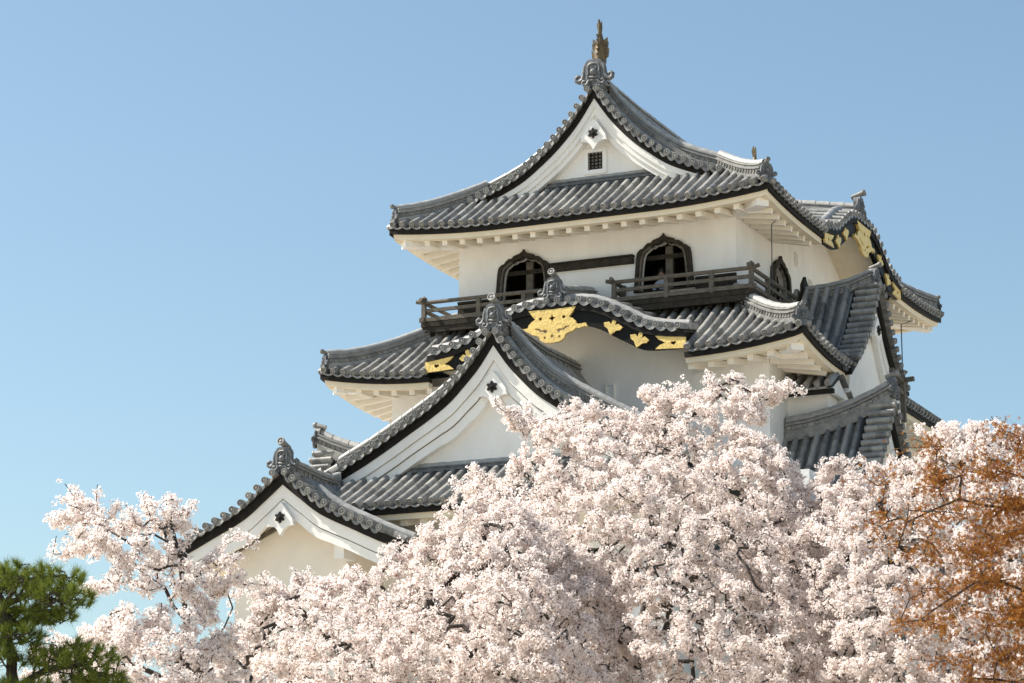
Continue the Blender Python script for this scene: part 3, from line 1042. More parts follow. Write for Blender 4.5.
# ---------------- balcony ------------------------------------------------------------------------
bal = MB()
BY, BX = -0.82, 0.72
bal.box(WORLD, -8.56, -4.62, BY, 0.0, 17.66, 17.78)
bal.box(WORLD, -3.12, BX, BY, -0.002, 17.66, 17.78)
bal.box(WORLD, 0.002, BX, -0.002, 13.2, 17.66, 17.777)
bal.box(WORLD, -8.56, -7.842, 0.002, 13.2, 17.66, 17.777)
for x0, x1 in ((-8.54, -4.64), (-3.10, BX - 0.02)):
    bal.box(WORLD, x0, x1, BY + 0.02, BY + 0.12, 17.50, 17.657)
bal.box(WORLD, BX - 0.12, BX - 0.02, BY + 0.121, 13.0, 17.50, 17.657)
bal.box(WORLD, -8.54, -8.44, BY + 0.121, 13.0, 17.50, 17.657)
bo = bal.build('balcony', M['oldtimber'], keep)
jm = MB()
for i in range(20):
    x = -8.3 + i * 0.46
    if -4.6 < x < -3.35:
        continue
    jm.box(WORLD, x - 0.05, x + 0.05, BY + 0.13, -0.003, 17.42, 17.655)
jm.box(WORLD, -8.4, 0.6, -0.35, -0.2, 17.2, 17.41)
jm.build('joists', M['darkwood'], bo)
def railing(pts, parent, posts, ext0=True, ext1=True):
    """three rails and posts along a polyline, the top rail running past its corner"""
    for p, q in zip(pts[:-1], pts[1:]):
        p, q = Vector(p), Vector(q)
        d = (q - p).normalized()
        r = MB()
        a, b = p - d * 0.22, q + d * 0.22
        r.tube([a + Vector((0, 0, 0.60)), p + Vector((0, 0, 0.55)), p.lerp(q, .5) + Vector((0, 0, 0.55)), q + Vector((0, 0, 0.55)), b + Vector((0, 0, 0.60))], 0.055, 8)
        r.bar(p + Vector((0, 0, 0.33)), q + Vector((0, 0, 0.33)), 0.07, 0.09)
        r.bar(p - d * 0.12 + Vector((0, 0, 0.08)), q + d * 0.12 + Vector((0, 0, 0.08)), 0.10, 0.11)
        r.build('rail', M['timber'], parent, 40)
    for x, y, h in posts:
        r = MB()
        r.box(WORLD, x - 0.055, x + 0.055, y - 0.055, y + 0.055, 17.78, 17.78 + h)
        if h > 0.6:
            r.lathe((x, y, 17.78 + h), (0, 0, 1), [(0.085, -0.002), (0.09, 0.03), (0.05, 0.06), (0.004, 0.10)], 8)
        r.build('railing_post', M['timber'], parent)
Z = 17.78
railing([(-8.5, 5.0, Z), (-8.5, -0.76, Z), (-4.68, -0.76, Z)], bo, [(-8.5, -0.76, 0.64), (-8.5, 1.6, 0.52), (-6.9, -0.76, 0.52), (-5.6, -0.76, 0.52), (-4.68, -0.76, 0.52)])
railing([(-4.68, -0.76, Z), (-4.68, -0.10, Z)], bo, [])
railing([(-3.06, -0.10, Z), (-3.06, -0.76, Z), (0.66, -0.76, Z), (0.66, 12.9, Z)], bo, [(-3.06, -0.12, 0.60), (-3.06, -0.76, 0.52), (-1.62, -0.76, 0.52), (-0.4, -0.76, 0.52), (0.66, -0.76, 0.64), (0.66, 0.5, 0.52), (0.66, 1.8, 0.52), (0.66, 3.1, 0.52), (0.66, 5.0, 0.52), (0.66, 7.0, 0.52), (0.66, 9.0, 0.52)])

# ---------------- gabled dormer on the right ------------------------------------------------------
DY = 3.15
fd = RIGHT(2.78, DY)
dm = MB()
Fs = Frame((2.78, DY - 2.4), (-1, 0), (0, 1))      # front slope: a runs in from the verge, b up the slope
dprof = lambda t: dorf(2.4 - t)
tiled_slope(dm, Fs, 0.62, 2.6, dprof, lambda s: 2.34, pitch=0.285, front=False)
Fs2 = Frame((2.78, DY + 2.4), (-1, 0), (0, -1))
tiled_slope(dm, Fs2, 0.62, 2.6, dprof, lambda s: 2.34, pitch=0.285, front=False)
dr = dm.build('dormer_roof', M['tile'], keep, 40, label='steep gabled dormer on the right side')
verge_tiles(fd, dorf, 2.3, dr, spacing=0.26)
bb = MB()
barge(bb, fd, dorf, 2.3, 0.242, 0.48, 0.12, 0.26)
barge(bb, fd, dorf, 2.25, 0.482, 0.68, 0.16, 0.30)
bb.build('barge_board', M['plaster'], dr, 30)
gw = MB()
up = offset_curve(dorf, 2.25, 0.45)
gw.plate(fd, [(-a, z) for a, z in reversed(up)] + up[1:] + [(2.25, 12.5), (-2.25, 12.5)], [], 0.305, 0.62)
gw.box(fd, -2.25, -2.05, 0.621, 1.5, 12.5, 15.5)
gw.box(fd, 2.05, 2.25, 0.621, 1.5, 12.5, 15.5)
gw.build('gable_wall', M['plaster'], dr)
pendant(fd, dorf(0) - 0.92, dr, 0.92, 0.12)
ridge([fd(0, 2.0, 18.30), fd(0, 1.3, 18.33), fd(0, 0.7, 18.42), fd(0, 0.1, 18.62)], dr, 1.0, 1.0)
ridge_ornament(fd(0, 0.02, 18.58), (1, 0), dr, 0.72)
bk = MB()
G = Frame((0.80, DY), (0, 1), (-1, 0))
bk.plate(G, [(-0.34, 18.2), (0.34, 18.2), (0.26, 18.72), (0.0, 18.98), (-0.26, 18.72)], [], -0.03, 0.05)
bk.build('ridge_stop', M['darkwood'], dr)

# ---------------- small hooded bay under the right eave --------------------------------------------
bay = MB()
bx = cx2 + W2
bay.box(WORLD, bx + 0.002, 2.30, 0.12, 1.3, 14.3, 15.28)
bo2 = bay.build('bay', M['plaster'], keep, label='small hooded bay on the right wall')
hr_ = MB()
Fh = Frame((2.62, -0.42), (-1, 0), (0, 1))
hp_ = lambda t: 15.24 + 0.56 * t
tiled_slope(hr_, Fh, 0.0, 2.62 - bx - 0.01, hp_, lambda s: 0.86, pitch=0.27)
Fh2 = Frame((2.62, 1.30), (-1, 0), (0, -1))
tiled_slope(hr_, Fh2, 0.0, 2.62 - bx - 0.01, hp_, lambda s: 0.86, pitch=0.27)
ho = hr_.build('hood_roof', M['tile'], bo2, 40)
hb = MB()
hb.box(WORLD, bx + 0.002, 2.60, -0.38, -0.26, 15.03, 15.14)
hb.build('hood_board', M['darkwood'], bo2)
he = MB()
he.plate(RIGHT(2.5, 0.44), [(-0.74, 15.10), (0.74, 15.10), (0.0, 15.52)], [], 0.0, 0.12)
he.build('hood_gable', M['plaster'], bo2)
ridge([(bx + 0.01, 0.44, 15.72), (2.0, 0.44, 15.74), (2.62, 0.44, 15.82)], bo2, 1.0, 0.9)
ridge_ornament((2.66, 0.44, 15.80), (1, 0), bo2, 0.5)

# ---------------- first storey: main roof running left to right ------------------------------------
LX0, LX1 = -11.9, 4.0
def rise(x):
    d = max(0.0, abs(x + 3.95) - 5.0)
    return 14.10 + 0.085 * d * d
lw = MB()
lw.box(WORLD, -10.7, 2.9, -3.4, 13.0, 6.4, 12.6)
w1 = lw.build('wall', M['plaster'], keep, label='first storey wall behind the blossom')
lowd = lerp_table([(0, 0), (0.5, 0.66), (0.95, 1.22), (1.4, 1.68), (1.95, 2.12), (3.0, 2.8), (4.0, 3.35), (4.6, 3.65)])
lowp = lambda t: 14.02 - lowd(4.5 - t)
def low_lift(s):
    a = abs(s)
    return 0.085 * max(0.0, a - 5.0) ** 2
lr = MB()
FL = FRONT(-3.95, -4.6)
tiled_slope(lr, FL, -7.35, 7.35, lowp, lambda s: 4.5, lift=low_lift, liftlen=400, pitch=0.285)
FLb = BACK(-3.95, 4.4)
tiled_slope(lr, FLb, -7.35, 7.35, lowp, lambda s: 4.5, lift=low_lift, liftlen=400, pitch=0.31)
lo = lr.build('roof', M['tile'], keep, 40, label='lowest tiled roof with raised ridge ends')
eave_parts(FL, -7.6, 7.6, lowp, low_lift, 1.2, lo, rafters=False)
for sx in (1, -1):
    Fg = RIGHT(4.0, -0.1) if sx == 1 else LEFT(-11.9, -0.1)
    lf_ = lambda w: lowp(4.5 - w) + 0.085 * (7.95 - 5.0) ** 2 - 0.04
    verge_tiles(Fg, lf_, 4.4, lo, spacing=0.27)
    bb = MB()
    barge(bb, Fg, lf_, 4.4, 0.242, 0.52, 0.12, 0.26)
    bb.build('barge_board', M['plaster'], lo)
    gw = MB()
    up = offset_curve(lf_, 4.3, 0.5)
    gw.plate(Fg, [(-a, z) for a, z in reversed(up)] + up[1:] + [(4.3, 8.0), (-4.3, 8.0)], [], 0.265, 0.7)
    gw.build('gable_wall', M['plaster'], lo)
    xs = [1.3, 1.9, 2.5, 3.1, 3.6, 4.0]
    pth = [(x if sx == 1 else -7.9 - x, -0.1, rise(x) - 0.0) for x in xs]
    ridge(pth, lo, 1.1, 1.15, skirt=0.2)
    ridge_ornament((4.06 if sx == 1 else -11.96, -0.1, rise(4.0) + 0.02), (sx, 0), lo, 0.80)
# timber rail end behind the right ridge end
tr = MB()
tr.bar((3.72, 0.9, 15.75), (3.72, 2.2, 15.62), 0.11, 0.12)
tr.bar((3.72, 0.9, 15.42), (3.72, 2.2, 15.29), 0.09, 0.10)
tr.box(WORLD, 3.66, 3.78, 1.85, 1.97, 14.6, 15.80)
tr.bar((3.45, 1.91, 15.66), (4.02, 1.91, 15.70), 0.11, 0.11)
tr.build('timber_rail', M['timber'], lo)

# ---------------- front wing with the big gable -----------------------------------------------------
cg, VY = -3.95, -6.3
XW, EW = 5.3, -7.7
ww = MB()
ww.box(WORLD, cg - 4.3, cg + 4.3, VY, -3.5, 6.4, 11.98)
wg = ww.build('wall', M['plaster'], keep, label='front wing wall below the big gable')
wr = MB()
zp = 11.70
wp_ = lambda t: zp + 0.50 * t + 0.03 * t * t
Fw = FRONT(cg, EW)
lwf = lift_fn(-XW, XW, 0.22, 3.0)
tiled_slope(wr, Fw, -XW, XW, wp_, lambda s: max(0.0, min(1.70, XW - abs(s))), lift=lwf, pitch=0.285)
LW = -1.4 - EW
wside = lambda t: g3f(XW - t) - 0.04
wmax = lambda s: (XW - 0.12) if s > 1.9 else max(0.0, min(s, 1.3))
lws = lift_fn(0, LW, 0.18, 3.0, True, False)
tiled_slope(wr, RIGHT(cg + XW, EW), 0, LW, wside, wmax, lift=lws, pitch=0.285)
tiled_slope(wr, LEFT(cg - XW, -1.4), 0, LW, wside, lambda s: wmax(LW - s), lift=lambda s: lws(LW - s), pitch=0.285)
wo = wr.build('roof', M['tile'], keep, 40, label='front wing roof carrying the big lower gable')
eave_parts(Fw, -XW, XW, wp_, lwf, 1.4, wo, e0=1, e1=1)
eave_parts(RIGHT(cg + XW, EW), 0, LW, wside, lws, 1.0, wo, rafters=False, e0=1)
eave_parts(LEFT(cg - XW, -1.4), 0, LW, wside, lambda s: lws(LW - s), 1.0, wo, rafters=False, e1=1)
Fg = FRONT(cg, VY)
verge_tiles(Fg, g3f, 4.42, wo)
bb = MB()
barge(bb, Fg, g3f, 4.48, 0.242, 0.46, 0.06, 0.26)
barge(bb, Fg, g3f, 4.42, 0.48, 0.66, 0.11, 0.26)
barge(bb, Fg, g3f, 4.36, 0.68, 0.88, 0.17, 0.42)
bb.build('barge_board', M['plaster'], wo, 30)
gv = MB()
barge(gv, Fg, g3f, 4.40, 0.461, 0.479, 0.17, 0.27)
barge(gv, Fg, g3f, 4.36, 0.661, 0.679, 0.17, 0.27)
gv.build('barge_groove', M['darkwood'], wo)
gw = MB()
up = offset_curve(g3f, 4.3, 0.6)
gw.plate(Fg, [(-a, max(z, 12.42)) for a, z in reversed(up)] + [(a, max(z, 12.42)) for a, z in up[1:]] + [(4.3, 12.4), (-4.3, 12.4)], [], 0.40, 0.62)
gw.build('gable_wall', M['plaster'], wo)
pendant(Fg, g3f(0) - 1.02, wo, 1.0, 0.10)
ridge([Fg(-3.2, 0.46, 12.58), Fg(3.2, 0.46, 12.58)], wo, 0.95, 1.0, name='gable_base_ridge', skirt=0.15, mat='ornament')
for sg in (-1, 1):
    pth = [Fg(sg * w, 0.68, g3f(w) + 0.20) for w in (0.25, 0.5, 0.8, 1.3, 1.8, 2.4, 3.0, 3.6, 4.1, 4.4)]
    ridge(pth, wo, 1.0, 1.1, name='descending_ridge', skirt=0.28)
    vb = MB()
    for k in range(12):
        w0, w1_ = 0.18 + k * 0.35, 0.18 + (k + 1) * 0.35 + 0.02
        vb.tube([Fg(sg * w0, 0.43, g3f(w0) + 0.10), Fg(sg * w1_, 0.43, g3f(w1_) + 0.10)], [0.085, 0.078], 8)
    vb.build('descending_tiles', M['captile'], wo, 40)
    hp = []
    for k in range(6):
        t = 1.3 - (1.3 - 0.16) * k / 5
        hp.append(Fw(sg * (XW - t), t, wp_(t) + lwf(XW - t) * max(0.0, 1 - t / 2.6) ** 1.5 + 0.02))
    ridge(hp, wo, 0.9, 1.0, name='hip_ridge', skirt=0.10)
    ridge_ornament(hp[-1], hp[-1] - hp[-2], wo, 0.6, name='corner_ornament')
ridge([(cg, VY + 0.2, 16.02), (cg, -3.5, 15.80), (cg, -1.32, 15.80)], wo, 1.1, 1.1, name='main_ridge')
ridge_ornament((cg, VY + 0.10, 16.06), (0, -1), wo, 1.0)

# lightning cables hanging from the top eave
cb = MB()
cb.tube([(1.05, 0.55, 20.0), (0.80, 0.50, 19.75), (0.78, 0.50, 17.9)], 0.014, 6)
cb.tube([(1.25, 12.9, 19.95), (0.85, 12.1, 19.6), (0.85, 12.1, 16.8)], 0.018, 6)
cb.build('lightning_cable', M['wire'], keep)

# ================================================================== TURRET
tur = thing('castle_turret', 'small white gabled turret with its own tiled roof standing left of the keep', 'turret', (-8.1, -7.4, 6.5))
ct, TV, TW = -8.1, -9.0, 2.88
tw = MB()
tw.plate(FRONT(ct, TV + 0.80), [(-1.62, 6.4), (1.3, 6.4), (1.3, 10.95), (1.0, 11.1), (0, 11.8), (-1.0, 11.1), (-1.62, 10.8)], [], 0, 0.25)
tw.box(WORLD, ct - 1.62, ct - 1.4, TV + 1.051, -5.2, 6.4, 11.0)
tw.box(WORLD, ct + 1.08, ct + 1.3, TV + 1.051, -6.35, 6.4, 11.0)
two = tw.build('wall', M['bounceplaster'], tur)
tb = MB()
tb.bar((ct - 1.9, TV + 0.68, 10.60), (ct - 0.5, TV + 0.68, 11.22), 0.08, 0.10)
tb.build('brace', M['timber'], tur)
tm = MB()
tprof = lambda t: turf(TW - t) - 0.04
LT = 3.9
tiled_slope(tm, RIGHT(ct + TW, TV), 0.6, LT, tprof, lambda s: TW - 0.1, pitch=0.27)
tiled_slope(tm, LEFT(ct - TW, TV + LT), 0, LT - 0.6, tprof, lambda s: TW - 0.1, pitch=0.27)
to = tm.build('roof', M['tile'], tur, 40)
Ft = FRONT(ct, TV)
verge_tiles(Ft, turf, 2.78, to, spacing=0.265)
bb = MB()
barge(bb, Ft, turf, 2.9, 0.242, 0.50, 0.10, 0.24)
barge(bb, Ft, turf, 2.8, 0.522, 0.72, 0.13, 0.24)
bb.build('barge_board', M['plaster'], to, 30)
gv = MB()
barge(gv, Ft, turf, 2.8, 0.501, 0.521, 0.17, 0.24)
gv.build('barge_groove', M['darkwood'], to)
sf = MB()
rows = []
for i in range(41):
    a = -2.9 + 5.8 * i / 40
    rows.append([Ft(a, b, turf(abs(a)) - 0.36) for b in (0.2, LT)])
sf.loft(rows, closed=False, caps=False)
sf.build('soffit', M['cream'], to, 30)
pendant(Ft, turf(0) - 0.74, to, 0.92, 0.10)
for sg in (1,):
    br = MB()
    br.box(Ft, sg * 1.42 - 0.12, sg * 1.42 + 0.12, 0.25, 0.798, 10.35, 10.85)
    br.build('bracket', M['plaster'], two)
ridge([(ct, TV + 0.2, 12.44), (ct, TV + 1.8, 12.34), (ct, TV + LT, 12.34)], to, 1.0, 1.0)
ridge_ornament((ct, TV + 0.10, 12.48), (0, -1), to, 0.92)
for sg in (1, -1):
    st = MB()
    for k in range(7):
        w0, w1_ = 0.55 + k * 0.36, 0.55 + (k + 1) * 0.36 + 0.02
        st.tube([Ft(sg * w0, 0.80, turf(w0) + 0.10), Ft(sg * w1_, 0.80, turf(w1_) + 0.10)], [0.125, 0.115], 10)
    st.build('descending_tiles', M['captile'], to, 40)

# ================================================================== CORRIDOR ROOF, RIGHT
cor = thing('castle_corridor', 'low dark tiled corridor wing half hidden behind blossom and orange maple', 'corridor', (9.0, 0.5, 6.5))
cw = MB()
cw.box(WORLD, 4.6, 16.5, -1.6, 2.2, 6.4, 9.5)
cwo = cw.build('wall', M['plaster'], cor)
cm = MB()
cp = lambda t: 9.35 + 0.55 * t
tiled_slope(cm, FRONT(10.4, -2.8), -6.2, 6.2, cp, lambda s: 3.05, pitch=0.285)
tiled_slope(cm, BACK(10.4, 3.4), -6.2, 6.2, cp, lambda s: 3.05, pitch=0.31)
cmo = cm.build('roof', M['tile'], cor, 40)
eave_parts(FRONT(10.4, -2.8), -6.2, 6.2, cp, lambda s: 0.0, 1.2, cmo, rafters=False)
ridge([(4.1, 0.3, 11.0), (16.6, 0.3, 11.0)], cmo, 1.1, 1.2)
ridge_ornament((4.0, 0.3, 11.1), (-1, 0), cmo, 0.8)
for x in (6.2, 9.0, 11.8):
    win = MB()
    win.box(WORLD, x - 0.5, x + 0.5, -1.68, -1.602, 7.6, 8.6)
    win.build('window', M['darkwood'], cwo)

# ================================================================== STONE BASE, GROUND
def stone_base(name, label, x0, x1, y0, y1, zt, bat):
    t = thing(name, label, 'stone wall', ((x0 + x1) / 2, (y0 + y1) / 2, 0))
    mb = MB()
    rng = random.Random(5)
    core = [[(x0 - e, y0 - e, z), (x1 + e, y0 - e, z), (x1 + e, y1 + e, z), (x0 - e, y1 + e, z)] for z, e in ((-0.3, bat), (zt * 0.5, bat * 0.36), (zt, 0.0))]
    mb.loft([[Vector(p) for p in r] for r in core])
    for z in np.arange(0.0, zt - 0.25, 0.62):
        e = bat * (1 - (z + 0.3) / zt) ** 1.4
        for (p, q, nrm) in (((x0 - e, y0 - e), (x1 + e, y0 - e), (0, -1)), ((x1 + e, y0 - e), (x1 + e, y1 + e), (1, 0))):
            L = math.hypot(q[0] - p[0], q[1] - p[1])
            s = 0.0
            while s < L - 0.3:
                w = min(rng.uniform(0.5, 1.25), L - s)
                c = Vector((p[0] + (q[0] - p[0]) * (s + w / 2) / L, p[1] + (q[1] - p[1]) * (s + w / 2) / L, z + 0.31))
                d = Vector(((q[0] - p[0]) / L, (q[1] - p[1]) / L, 0))
                n = Vector((nrm[0], nrm[1], 0))
                pts = []
                for k in range(8):
                    a = 2 * PI * k / 8 + rng.uniform(-.15, .15)
                    pts.append(c + d * (w * 0.5 * max(-0.95, min(.95, 1.25 * math.cos(a)))) + Vector((0, 0, 0.30 * max(-.95, min(.95, 1.25 * math.sin(a))))))
                o = rng.uniform(0.06, 0.16)
                mb.loft([[v - n * 0.12 for v in pts], [v + n * o * .7 for v in pts], [c + (v - c) * 0.75 + n * o for v in pts]])
                s += w
    mb.build('stone_face', M['stone'], t)
    return t
stone_base('stone_base', 'battered rough stone base carrying the keep, hidden below the blossom', -12.4, 17.0, -9.4, 15.5, 6.5, 3.0)

gd = MB()
gd.add([(-3000, -3000, 0), (3000, -3000, 0), (3000, 3000, 0), (-3000, 3000, 0)], [(0, 1, 2, 3)])
g = gd.build('ground', M['ground'])
g['kind'] = 'structure'

# ================================================================== PERSON AT THE WINDOW
def person():
    t = thing('person', 'person in pale top and pink skirt leaning at the right bell window', 'person', (-2.24, 0.62, 17.20))
    me = bpy.data.meshes.new('body')
    V = [(0, 0, 0.88), (0, 0.0, 1.05), (0, -0.03, 1.25), (0, -0.05, 1.38), (0, -0.07, 1.46), (0, -0.10, 1.55), (0, -0.10, 1.64),
         (-0.17, -0.04, 1.34), (-0.22, -0.14, 1.10), (-0.16, -0.34, 1.02), (-0.14, -0.42, 1.03), (0.17, -0.04, 1.34), (0.22, -0.14, 1.10), (0.16, -0.34, 1.02), (0.14, -0.42, 1.03),
         (-0.09, 0, 0.82), (-0.10, 0.0, 0.46), (-0.10, 0.02, 0.07), (-0.10, -0.12, 0.04), (0.09, 0, 0.82), (0.10, 0.0, 0.46), (0.10, 0.02, 0.07), (0.10, -0.12, 0.04)]
    E = [(0, 1), (1, 2), (2, 3), (3, 4), (4, 5), (5, 6), (3, 7), (7, 8), (8, 9), (9, 10), (3, 11), (11, 12), (12, 13), (13, 14), (0, 15), (15, 16), (16, 17), (17, 18), (0, 19), (19, 20), (20, 21), (21, 22)]
    Rd = [.13, .115, .13, .11, .05, .085, .08, .06, .045, .035, .03, .06, .045, .035, .03, .085, .06, .04, .035, .085, .06, .04, .035]
    me.from_pydata(V, E, [])
    o = bpy.data.objects.new('body', me)
    C.objects.link(o)
    o.parent = t
    sm = o.modifiers.new('skin', 'SKIN')
    for i, r in enumerate(Rd):
        me.skin_vertices[0].data[i].radius = (r, r * (0.78 if i < 4 else 1))
    me.skin_vertices[0].data[0].use_root = True
    o.modifiers.new('sub', 'SUBSURF').levels = 2
    o.modifiers['sub'].render_levels = 2
    dg = bpy.context.evaluated_depsgraph_get()
    m2 = bpy.data.meshes.new_from_object(o.evaluated_get(dg))
    o.modifiers.clear()
    o.data = m2
    m2.materials.clear()
    for k in ('skin', 'shirt', 'skirt'):
        m2.materials.append(M[k])
    for p in m2.polygons:
        c = p.center
        p.material_index = 0 if (c.z > 1.41 or (c.y < -0.22 and c.z > 0.95)) else (1 if c.z > 0.98 else 2)
        p.use_smooth = True
    off = world_origin(t)
    h = MB()
    rings = []
    for z, r in ((1.56, .098), (1.62, .105), (1.69, .095), (1.74, .06), (1.76, .01)):
        rings.append([off + Vector((r * math.cos(a), -0.085 + r * 1.05 * math.sin(a) + (0.03 if z < 1.66 else 0.01), z)) for a in [2 * PI * k / 12 for k in range(12)]])
    h.loft(rings)
    h.build('hair', M['hair'], t, 60)
    fc = MB()
    for sx in (-1, 1):
        fc.lathe(off + Vector((sx * 0.032, -0.182, 1.585)), (0, -1, 0), [(0.012, -0.01), (0.010, 0.004), (0.002, 0.006)], 8)
    fc.build('eyes', M['hair'], t)
    ns = MB()
    ns.tube([off + Vector((0, -0.175, 1.59)), off + Vector((0, -0.20, 1.55)), off + Vector((0, -0.178, 1.54))], [0.008, 0.014, 0.01], 6)
    ns.tube([off + Vector((-0.025, -0.172, 1.515)), off + Vector((0, -0.180, 1.513)), off + Vector((0.025, -0.172, 1.515))], 0.006, 5)
    for sx in (-1, 1):
        ns.tube([off + Vector((sx * 0.09, -0.09, 1.60)), off + Vector((sx * 0.10, -0.08, 1.57)), off + Vector((sx * 0.088, -0.09, 1.54))], 0.012, 5)
        for k in range(4):      # fingers resting over the sill
            x = sx * 0.14 + (k - 1.5) * 0.018
            ns.tube([off + Vector((x, -0.42, 1.03)), off + Vector((x, -0.475, 1.035)), off + Vector((x, -0.50 + 0.006 * abs(k - 1), 1.012))], [0.009, 0.008, 0.006], 5)
        ns.tube([off + Vector((sx * 0.11, -0.40, 1.03)), off + Vector((sx * 0.085, -0.44, 1.03)), off + Vector((sx * 0.08, -0.465, 1.022))], [0.010, 0.009, 0.007], 5)
    ns.build('face_details', M['skin'], t, 60)
person()

# ================================================================== TREES
CAMP = np.array([21.88, -62.28, 0.0])
LAT = np.array([0.9111, 0.4121, 0.0])
DEP = np.array([-0.4121, 0.9111, 0.0])

def inside(poly, P):
    x, y = P[:, 0], P[:, 1]
    res = np.zeros(len(P), bool)
    n = len(poly)
    j = n - 1
    for i in range(n):
        xi, yi = poly[i]
        xj, yj = poly[j]
        c = ((yi > y) != (yj > y)) & (x < (xj - xi) * (y - yi) / (yj - yi + 1e-12) + xi)
        res ^= c
        j = i
    return res

def edge_dist(poly, P):
    d = np.full(len(P), 1e9)
    n = len(poly)
    for i in range(n):
        a, b = np.array(poly[i]), np.array(poly[(i + 1) % n])
        ab = b - a
        t = np.clip(((P - a) @ ab) / (ab @ ab + 1e-12), 0, 1)
        d = np.minimum(d, np.linalg.norm(P - (a + t[:, None] * ab), axis=1))
    return d

def sample_crown(rng, poly, n, dmax, dscale=0.9, lean=0.0, ph=0.0):
    """points spread through a crown's volume: local (lateral, depth, height)"""
    poly = np.array(poly)
    lo, hi = poly.min(0), poly.max(0)
    out = []
    cnt = 0
    while cnt < n:
        P = lo + (hi - lo) * rng.random((n * 2, 2))
        P = P[inside(poly, P)]
        out.append(P)
        cnt += len(P)
    P = np.concatenate(out)[:n]
    e = edge_dist(poly, P)
    th = np.minimum(dmax, 0.12 + dscale * e)
    u = rng.random(n) * 2 - 1
    d = np.sign(u) * np.abs(u) ** 0.6 * th
    if lean:
        bins = np.clip(((P[:, 0] - lo[0]) / 0.3).astype(int), 0, 400)
        top = np.full(bins.max() + 1, lo[1])
        np.maximum.at(top, bins, P[:, 1])
        sm = np.convolve(np.pad(top, 2, mode='edge'), np.ones(5) / 5, 'valid')
        drop = np.maximum(0.0, sm[bins] - P[:, 1])
        d = d - lean * drop + 0.35 * np.sin(P[:, 0] * 2.3 + 1.1 * P[:, 1] + ph) * np.minimum(1.0, drop)
    return np.stack([P[:, 0], d, P[:, 1]], 1), e

def grow(rng, seeds, targets, step=0.16, wob=0.02, droop=0.0):
    """nearest node tree. seeds: list of polylines (first starts at the root, others start on an earlier one)"""
    pos, par = [], []
    def nearest(p):
        A = np.array(pos)
        return int(((A - p) ** 2).sum(1).argmin())
    def line(i0, pts):
        cur = i0
        for p in pts:
            p = np.array(p, float)
            a = pos[cur]
            L = np.linalg.norm(p - a)
            k = max(1, int(L / (step * 1.4)))
            for q in range(1, k + 1):
                pos.append(a + (p - a) * q / k + rng.normal(0, wob, 3) * (q < k))
                par.append(cur)
                cur = len(pos) - 1
        return cur
    for s in seeds:
        if not pos:
            pos.append(np.array(s[0], float))
            par.append(-1)
            line(0, s[1:])
        else:
            line(nearest(np.array(s[0])), s[1:])
    nseed = len(pos)
    T = np.array(targets)
    root = np.array(pos)[:nseed]
    d0 = np.array([((root - t) ** 2).sum(1).min() for t in T])
    order = np.argsort(d0)
    buf = np.zeros((len(pos) + 60000, 3))
    buf[:len(pos)] = pos
    n = len(pos)
    par = list(par)
    for ti in order:
        t = T[ti]
        df = buf[:n] - t
        dd = np.einsum('ij,ij->i', df, df)
        i = int(dd.argmin())
        L = math.sqrt(dd[i])
        if L < 0.05:
            continue
        k = max(1, int(L / step))
        a = buf[i].copy()
        cur = i
        sag = rng.normal(0, 0.06 * L, 3)
        sag[2] += -droop * L
        for q in range(1, k + 1):
            f = q / k
            buf[n] = a + (t - a) * f + sag * math.sin(PI * f) + rng.normal(0, wob * 0.6, 3) * (q < k)
            par.append(cur)
            cur = n
            n += 1
    return buf[:n].copy(), np.array(par), nseed

def pipe_radii(par, tip=0.006, ex=2.4):
    n = len(par)
    kids = np.zeros(n, int)
    acc = np.zeros(n)
    for i in range(n):
        if par[i] >= 0:
            kids[par[i]] += 1
    for i in range(n - 1, -1, -1):
        if kids[i] == 0:
            acc[i] = tip ** ex
        if par[i] >= 0:
            acc[par[i]] += acc[i]
    return acc ** (1 / ex), kids

def branch_mesh(pos, par, rad, sides=6):
    idx = np.where(par >= 0)[0]
    A, B = pos[par[idx]], pos[idx]
    ra, rb = rad[par[idx]], rad[idx]
    ra = np.minimum(ra, rb * 1.35)
    d = B - A
    L = np.linalg.norm(d, axis=1, keepdims=True) + 1e-9
    d = d / L
    ref = np.where(np.abs(d[:, 2:3]) < 0.9, np.array([[0, 0, 1.0]]), np.array([[1.0, 0, 0]]))
    x = np.cross(d, ref)
    x /= np.linalg.norm(x, axis=1, keepdims=True)
    y = np.cross(d, x)
    B = B + d * (rb[:, None] * 0.5)
    th = 2 * PI * np.arange(sides) / sides
    ring = x[:, None] * np.cos(th)[None, :, None] + y[:, None] * np.sin(th)[None, :, None]
    v = np.concatenate([A[:, None] + ring * ra[:, None, None], B[:, None] + ring * rb[:, None, None]], 1).reshape(-1, 3)
    m = len(idx)
    j = np.arange(sides)
    q = np.stack([j, (j + 1) % sides, sides + (j + 1) % sides, sides + j], 1)
    f = (np.arange(m) * 2 * sides)[:, None, None] + q[None]
    return v, f.reshape(-1, 4)

